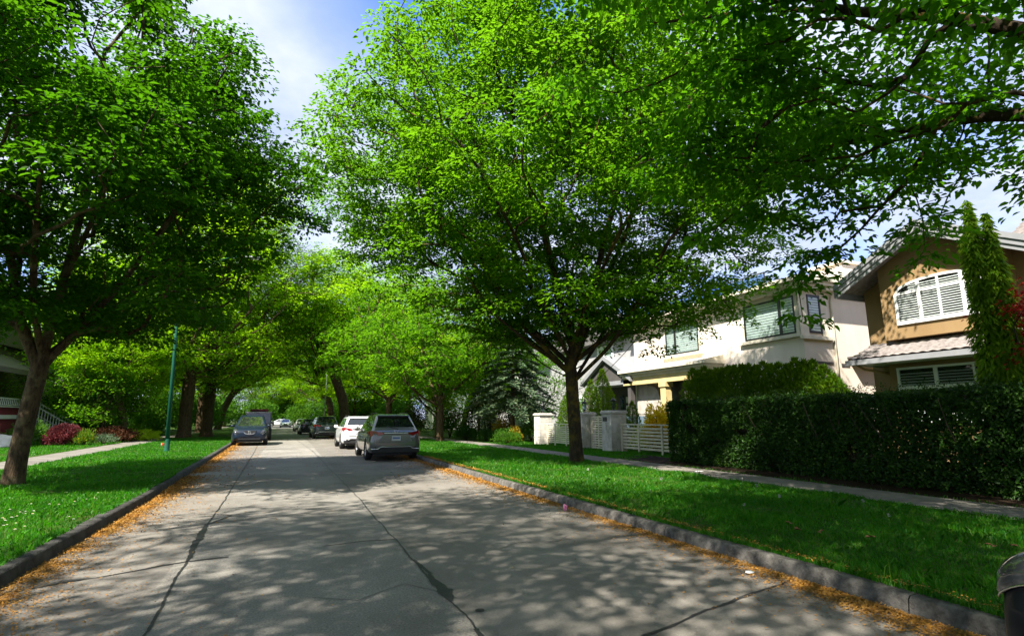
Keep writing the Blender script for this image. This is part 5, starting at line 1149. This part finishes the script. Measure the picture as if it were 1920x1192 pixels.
# ------------------------------------------------------------------ litter and flowers one can count
M['petal'] = mat('white_petal', (.8, .8, .76), .7); M['seed'] = mat('seed_fluff', (.42, .42, .36), .9); M['disc'] = mat('yellow_disc', (.7, .45, .04), .8); M['stalk'] = mat('green_stalk', (.08, .17, .03), .8)
def flower(kind):
    if kind == 'daisy':
        f = thing('daisy', 'white daisy in the left lawn', 'daisy', group='white daisies in the left lawn'); mb = MB()
        for k in range(12):
            a = k * PI / 6; c, s = math.cos(a), math.sin(a); mb.add([(.004 * c, .004 * s, .075), (.012 * c - .005 * s, .012 * s + .005 * c, .078), (.024 * c, .024 * s, .072), (.012 * c + .005 * s, .012 * s - .005 * c, .078)], [(0, 1, 2, 3)])
        mb.build('petal', M['petal'], f); MB().lathe([(0, .072), (.008, .074), (.006, .081), (0, .083)], 8).build('flower_disc', M['disc'], f); MB().tube([(0, 0, -.02), (.004, 0, .04), (0, 0, .074)], .0015, 4).build('stalk', M['stalk'], f)
    else:
        f = thing('dandelion_clock', 'pale dandelion seed head standing in the right verge', 'dandelion', group='dandelion seed heads in the right verge'); mb = MB(); r = np.random.default_rng(2)
        for d in rand_unit(90, r): mb.add([tuple(d * .004 + np.array([0, 0, .24])), tuple(d * .026 + np.array([.004, 0, .24])), tuple(d * .026 + np.array([-.002, .004, .24]))], [(0, 1, 2)])
        mb.build('seed_head', M['seed'], f); MB().tube([(0, 0, -.02), (.012, 0, .12), (0, 0, .24)], [.003, .0025, .002], 5).build('stalk', M['stalk'], f)
    return f
r = np.random.default_rng(77); d0 = flower('daisy'); first = True
clus = [(-3.35, 9.6, .35, 26), (-3.3, 8.0, .25, 9), (-3.9, 8.6, .5, 9), (-3.2, 11.2, .3, 8), (-4.4, 10.6, .7, 10), (-3.1, 13, .4, 5)]
for (cx, cy, s, n) in clus:
    for _ in range(n):
        x = min(-2.6, cx + r.normal() * s); y = cy + r.normal() * s * 1.5; z = .125 + .035 * mnoise.noise((x * .8, y * .8, 0)); sc = r.uniform(.5, .8)
        if first: d0.location = (x, y, z); d0.scale = (sc,) * 3; first = False
        else: dup(d0, (x, y, z), r.uniform(0, 6), float(sc))
d1 = flower('dandelion')
for i, (x, y, s) in enumerate([(6.6, 8.6, 1), (7.9, 10.2, .9), (5.9, 5.9, .8), (6.9, 6.2, .9), (7.3, 7.0, 1.1), (8.2, 8.2, .9), (6.3, 10.8, 1), (7.6, 5.4, .9), (5.6, 7.6, .8), (8.4, 6.5, .8), (6.9, 4.6, .8)]):
    if i == 0: d1.location = (x, y, .15); d1.scale = (s,) * 3
    else: dup(d1, (x, y, .15), i, s)
bl = MB()
def crumple(name, label, cat, loc, sx, sy, sz, m, seed, group=None):
    bm = bmesh.new(); bmesh.ops.create_icosphere(bm, subdivisions=2, radius=1)
    for v in bm.verts: k = 1 + .35 * mnoise.noise(v.co * 2 + Vector((seed, 0, 0))); v.co = Vector((v.co.x * sx * k, v.co.y * sy * k, max(0, (v.co.z + .7) * sz * k)))
    me = bpy.data.meshes.new(name); bm.to_mesh(me); bm.free(); return tag(link_mesh(name, me, m, None, loc), label, cat, group)
crumple('paper_scrap', 'flat white paper scrap in the orange litter by the right kerb', 'litter', (4.32, 4.32, .006), .05, .035, .012, M['white'], 2)
crumple('pink_wrapper', 'crumpled pink wrapper on the road against the right kerb', 'litter', (4.36, 8.25, .006), .035, .03, .06, mat('pink_paper', (.75, .12, .3), .6, (.8, .45, .55), 20), 5)
crumple('paper_scrap', 'small pale scrap lying on the right pavement edge by the hedge', 'litter', (9.6, 11.0, .205), .12, .06, .01, M['white'], 7)
lf = [(6.9, 3.55), (7.15, 3.45), (6.2, 4.35), (5.9, 4.8), (5.75, 5.0), (6.0, 5.25)]
for i, (x, y) in enumerate(lf):
    V, F = leaf_cards(np.array([[0, 0, .05], [.03, .02, .06]]), np.array([[1, .3, .1], [-.5, 1, .2]]), np.array([[.2, .1, 1], [.1, -.3, 1]]), np.array([.09, .07]), .7, .25, True)
    if i == 0: o0 = tag(link_mesh('dry_leaf', np_mesh('dry_leaf', V, F), mat('dry_leaf', (.3, .13, .05), .8, (.2, .08, .03), 20), None, (x, y, .14)), 'dry brown fallen leaf lying in the right verge grass', 'leaf', 'dry leaves in the right verge')
    else: o = o0.copy(); COL.objects.link(o); o.location = (x, y, .14); o.rotation_euler = (0, 0, i * 1.3)

# ------------------------------------------------------------------ camera, sun, sky
F_, VX, VY, H_ = 1000., 540., 785., 1.5
phi = math.atan((VY - 596) / F_); psi = math.atan((960 - VX) * math.cos(phi) / F_)
fw = Vector((math.sin(psi) * math.cos(phi), math.cos(psi) * math.cos(phi), math.sin(phi))); rt = Vector((math.cos(psi), -math.sin(psi), 0)); up = rt.cross(fw)
cd = bpy.data.cameras.new('camera'); cam = bpy.data.objects.new('camera', cd); COL.objects.link(cam)
cd.sensor_fit = 'HORIZONTAL'; cd.sensor_width = 36; cd.lens = 36 * F_ / 1920; cd.clip_end = 3000; cd.clip_start = .05
mw = Matrix((rt, up, -fw)).transposed().to_4x4(); mw.translation = (0, 0, H_); cam.matrix_world = mw; S.camera = cam

SUN_FROM = Vector((-.85, -.53, 0)).normalized(); EL = math.radians(50)
sd = (SUN_FROM * math.cos(EL) + Vector((0, 0, math.sin(EL)))).normalized()
sl = bpy.data.lights.new('sun', 'SUN'); sl.energy = 5.0; sl.angle = math.radians(.75); sl.color = (1, .94, .84)
so = bpy.data.objects.new('sun', sl); COL.objects.link(so); so.rotation_euler = (-sd).to_track_quat('-Z', 'Y').to_euler(); so.location = sd * 60
W = bpy.data.worlds.new('World'); S.world = W; W.use_nodes = True; nt = W.node_tree
for n in list(nt.nodes): nt.nodes.remove(n)
wo = nt.nodes.new('ShaderNodeOutputWorld'); bg = N(nt, 'ShaderNodeBackground', Strength=.14)
sky = N(nt, 'ShaderNodeTexSky'); sky.sky_type = 'NISHITA'; sky.sun_disc = False; sky.sun_elevation = EL; sky.sun_rotation = math.atan2(SUN_FROM.x, SUN_FROM.y); sky.air_density = 1.0; sky.dust_density = .6; sky.ozone_density = 2.0
tc = nt.nodes.new('ShaderNodeTexCoord'); sp = nt.nodes.new('ShaderNodeSeparateXYZ'); nt.links.new(tc.outputs['Generated'], sp.inputs[0])
za = N(nt, 'ShaderNodeMath', operation='ADD'); za.inputs[1].default_value = .22; nt.links.new(sp.outputs[2], za.inputs[0])
dv = N(nt, 'ShaderNodeVectorMath', operation='DIVIDE'); cb = nt.nodes.new('ShaderNodeCombineXYZ')
for i in range(3): nt.links.new(za.outputs[0], cb.inputs[i])
nt.links.new(tc.outputs['Generated'], dv.inputs[0]); nt.links.new(cb.outputs[0], dv.inputs[1])
mp = N(nt, 'ShaderNodeMapping'); mp.inputs['Location'].default_value = (3.1, 1.4, 0); nt.links.new(dv.outputs[0], mp.inputs[0])
cn = noise_(nt, mp.outputs[0], 1.15, 7, .55)
cf = ramp(nt, cn, [(.24, (0, 0, 0)), (.45, (1, 1, 1))])
shade = ramp(nt, noise_(nt, mp.outputs[0], 3.2, 5, .6), [(.3, (1.45, 1.8, 2.7)), (.7, (2.55, 2.75, 3.25))])
bd = N(nt, 'ShaderNodeVectorMath', operation='DOT_PRODUCT'); nt.links.new(tc.outputs['Generated'], bd.inputs[0]); bd.inputs[1].default_value = Vector((.205, .62, .757)).normalized()
hole = ramp(nt, bd.outputs['Value'], [(.93, (1, 1, 1)), (.985, (.05, .05, .05))])
cf = mixc(nt, 1., cf, hole, 'MULTIPLY')
mxs = mixc(nt, cf, mixc(nt, 1., sky.outputs[0], (.36, .62, 1.12), 'MULTIPLY'), shade)
nt.links.new(mxs, bg.inputs[0]); nt.links.new(bg.outputs[0], wo.inputs[0])
S.view_settings.view_transform = 'Standard'; S.view_settings.look = 'None'; S.view_settings.exposure = 1.5; S.view_settings.gamma = 1.0; S.view_settings.use_curve_mapping = False
S.render.engine = 'CYCLES'; S.cycles.max_bounces = 8; S.cycles.diffuse_bounces = 4; S.cycles.transmission_bounces = 6; S.cycles.transparent_max_bounces = 8; S.cycles.use_denoising = True
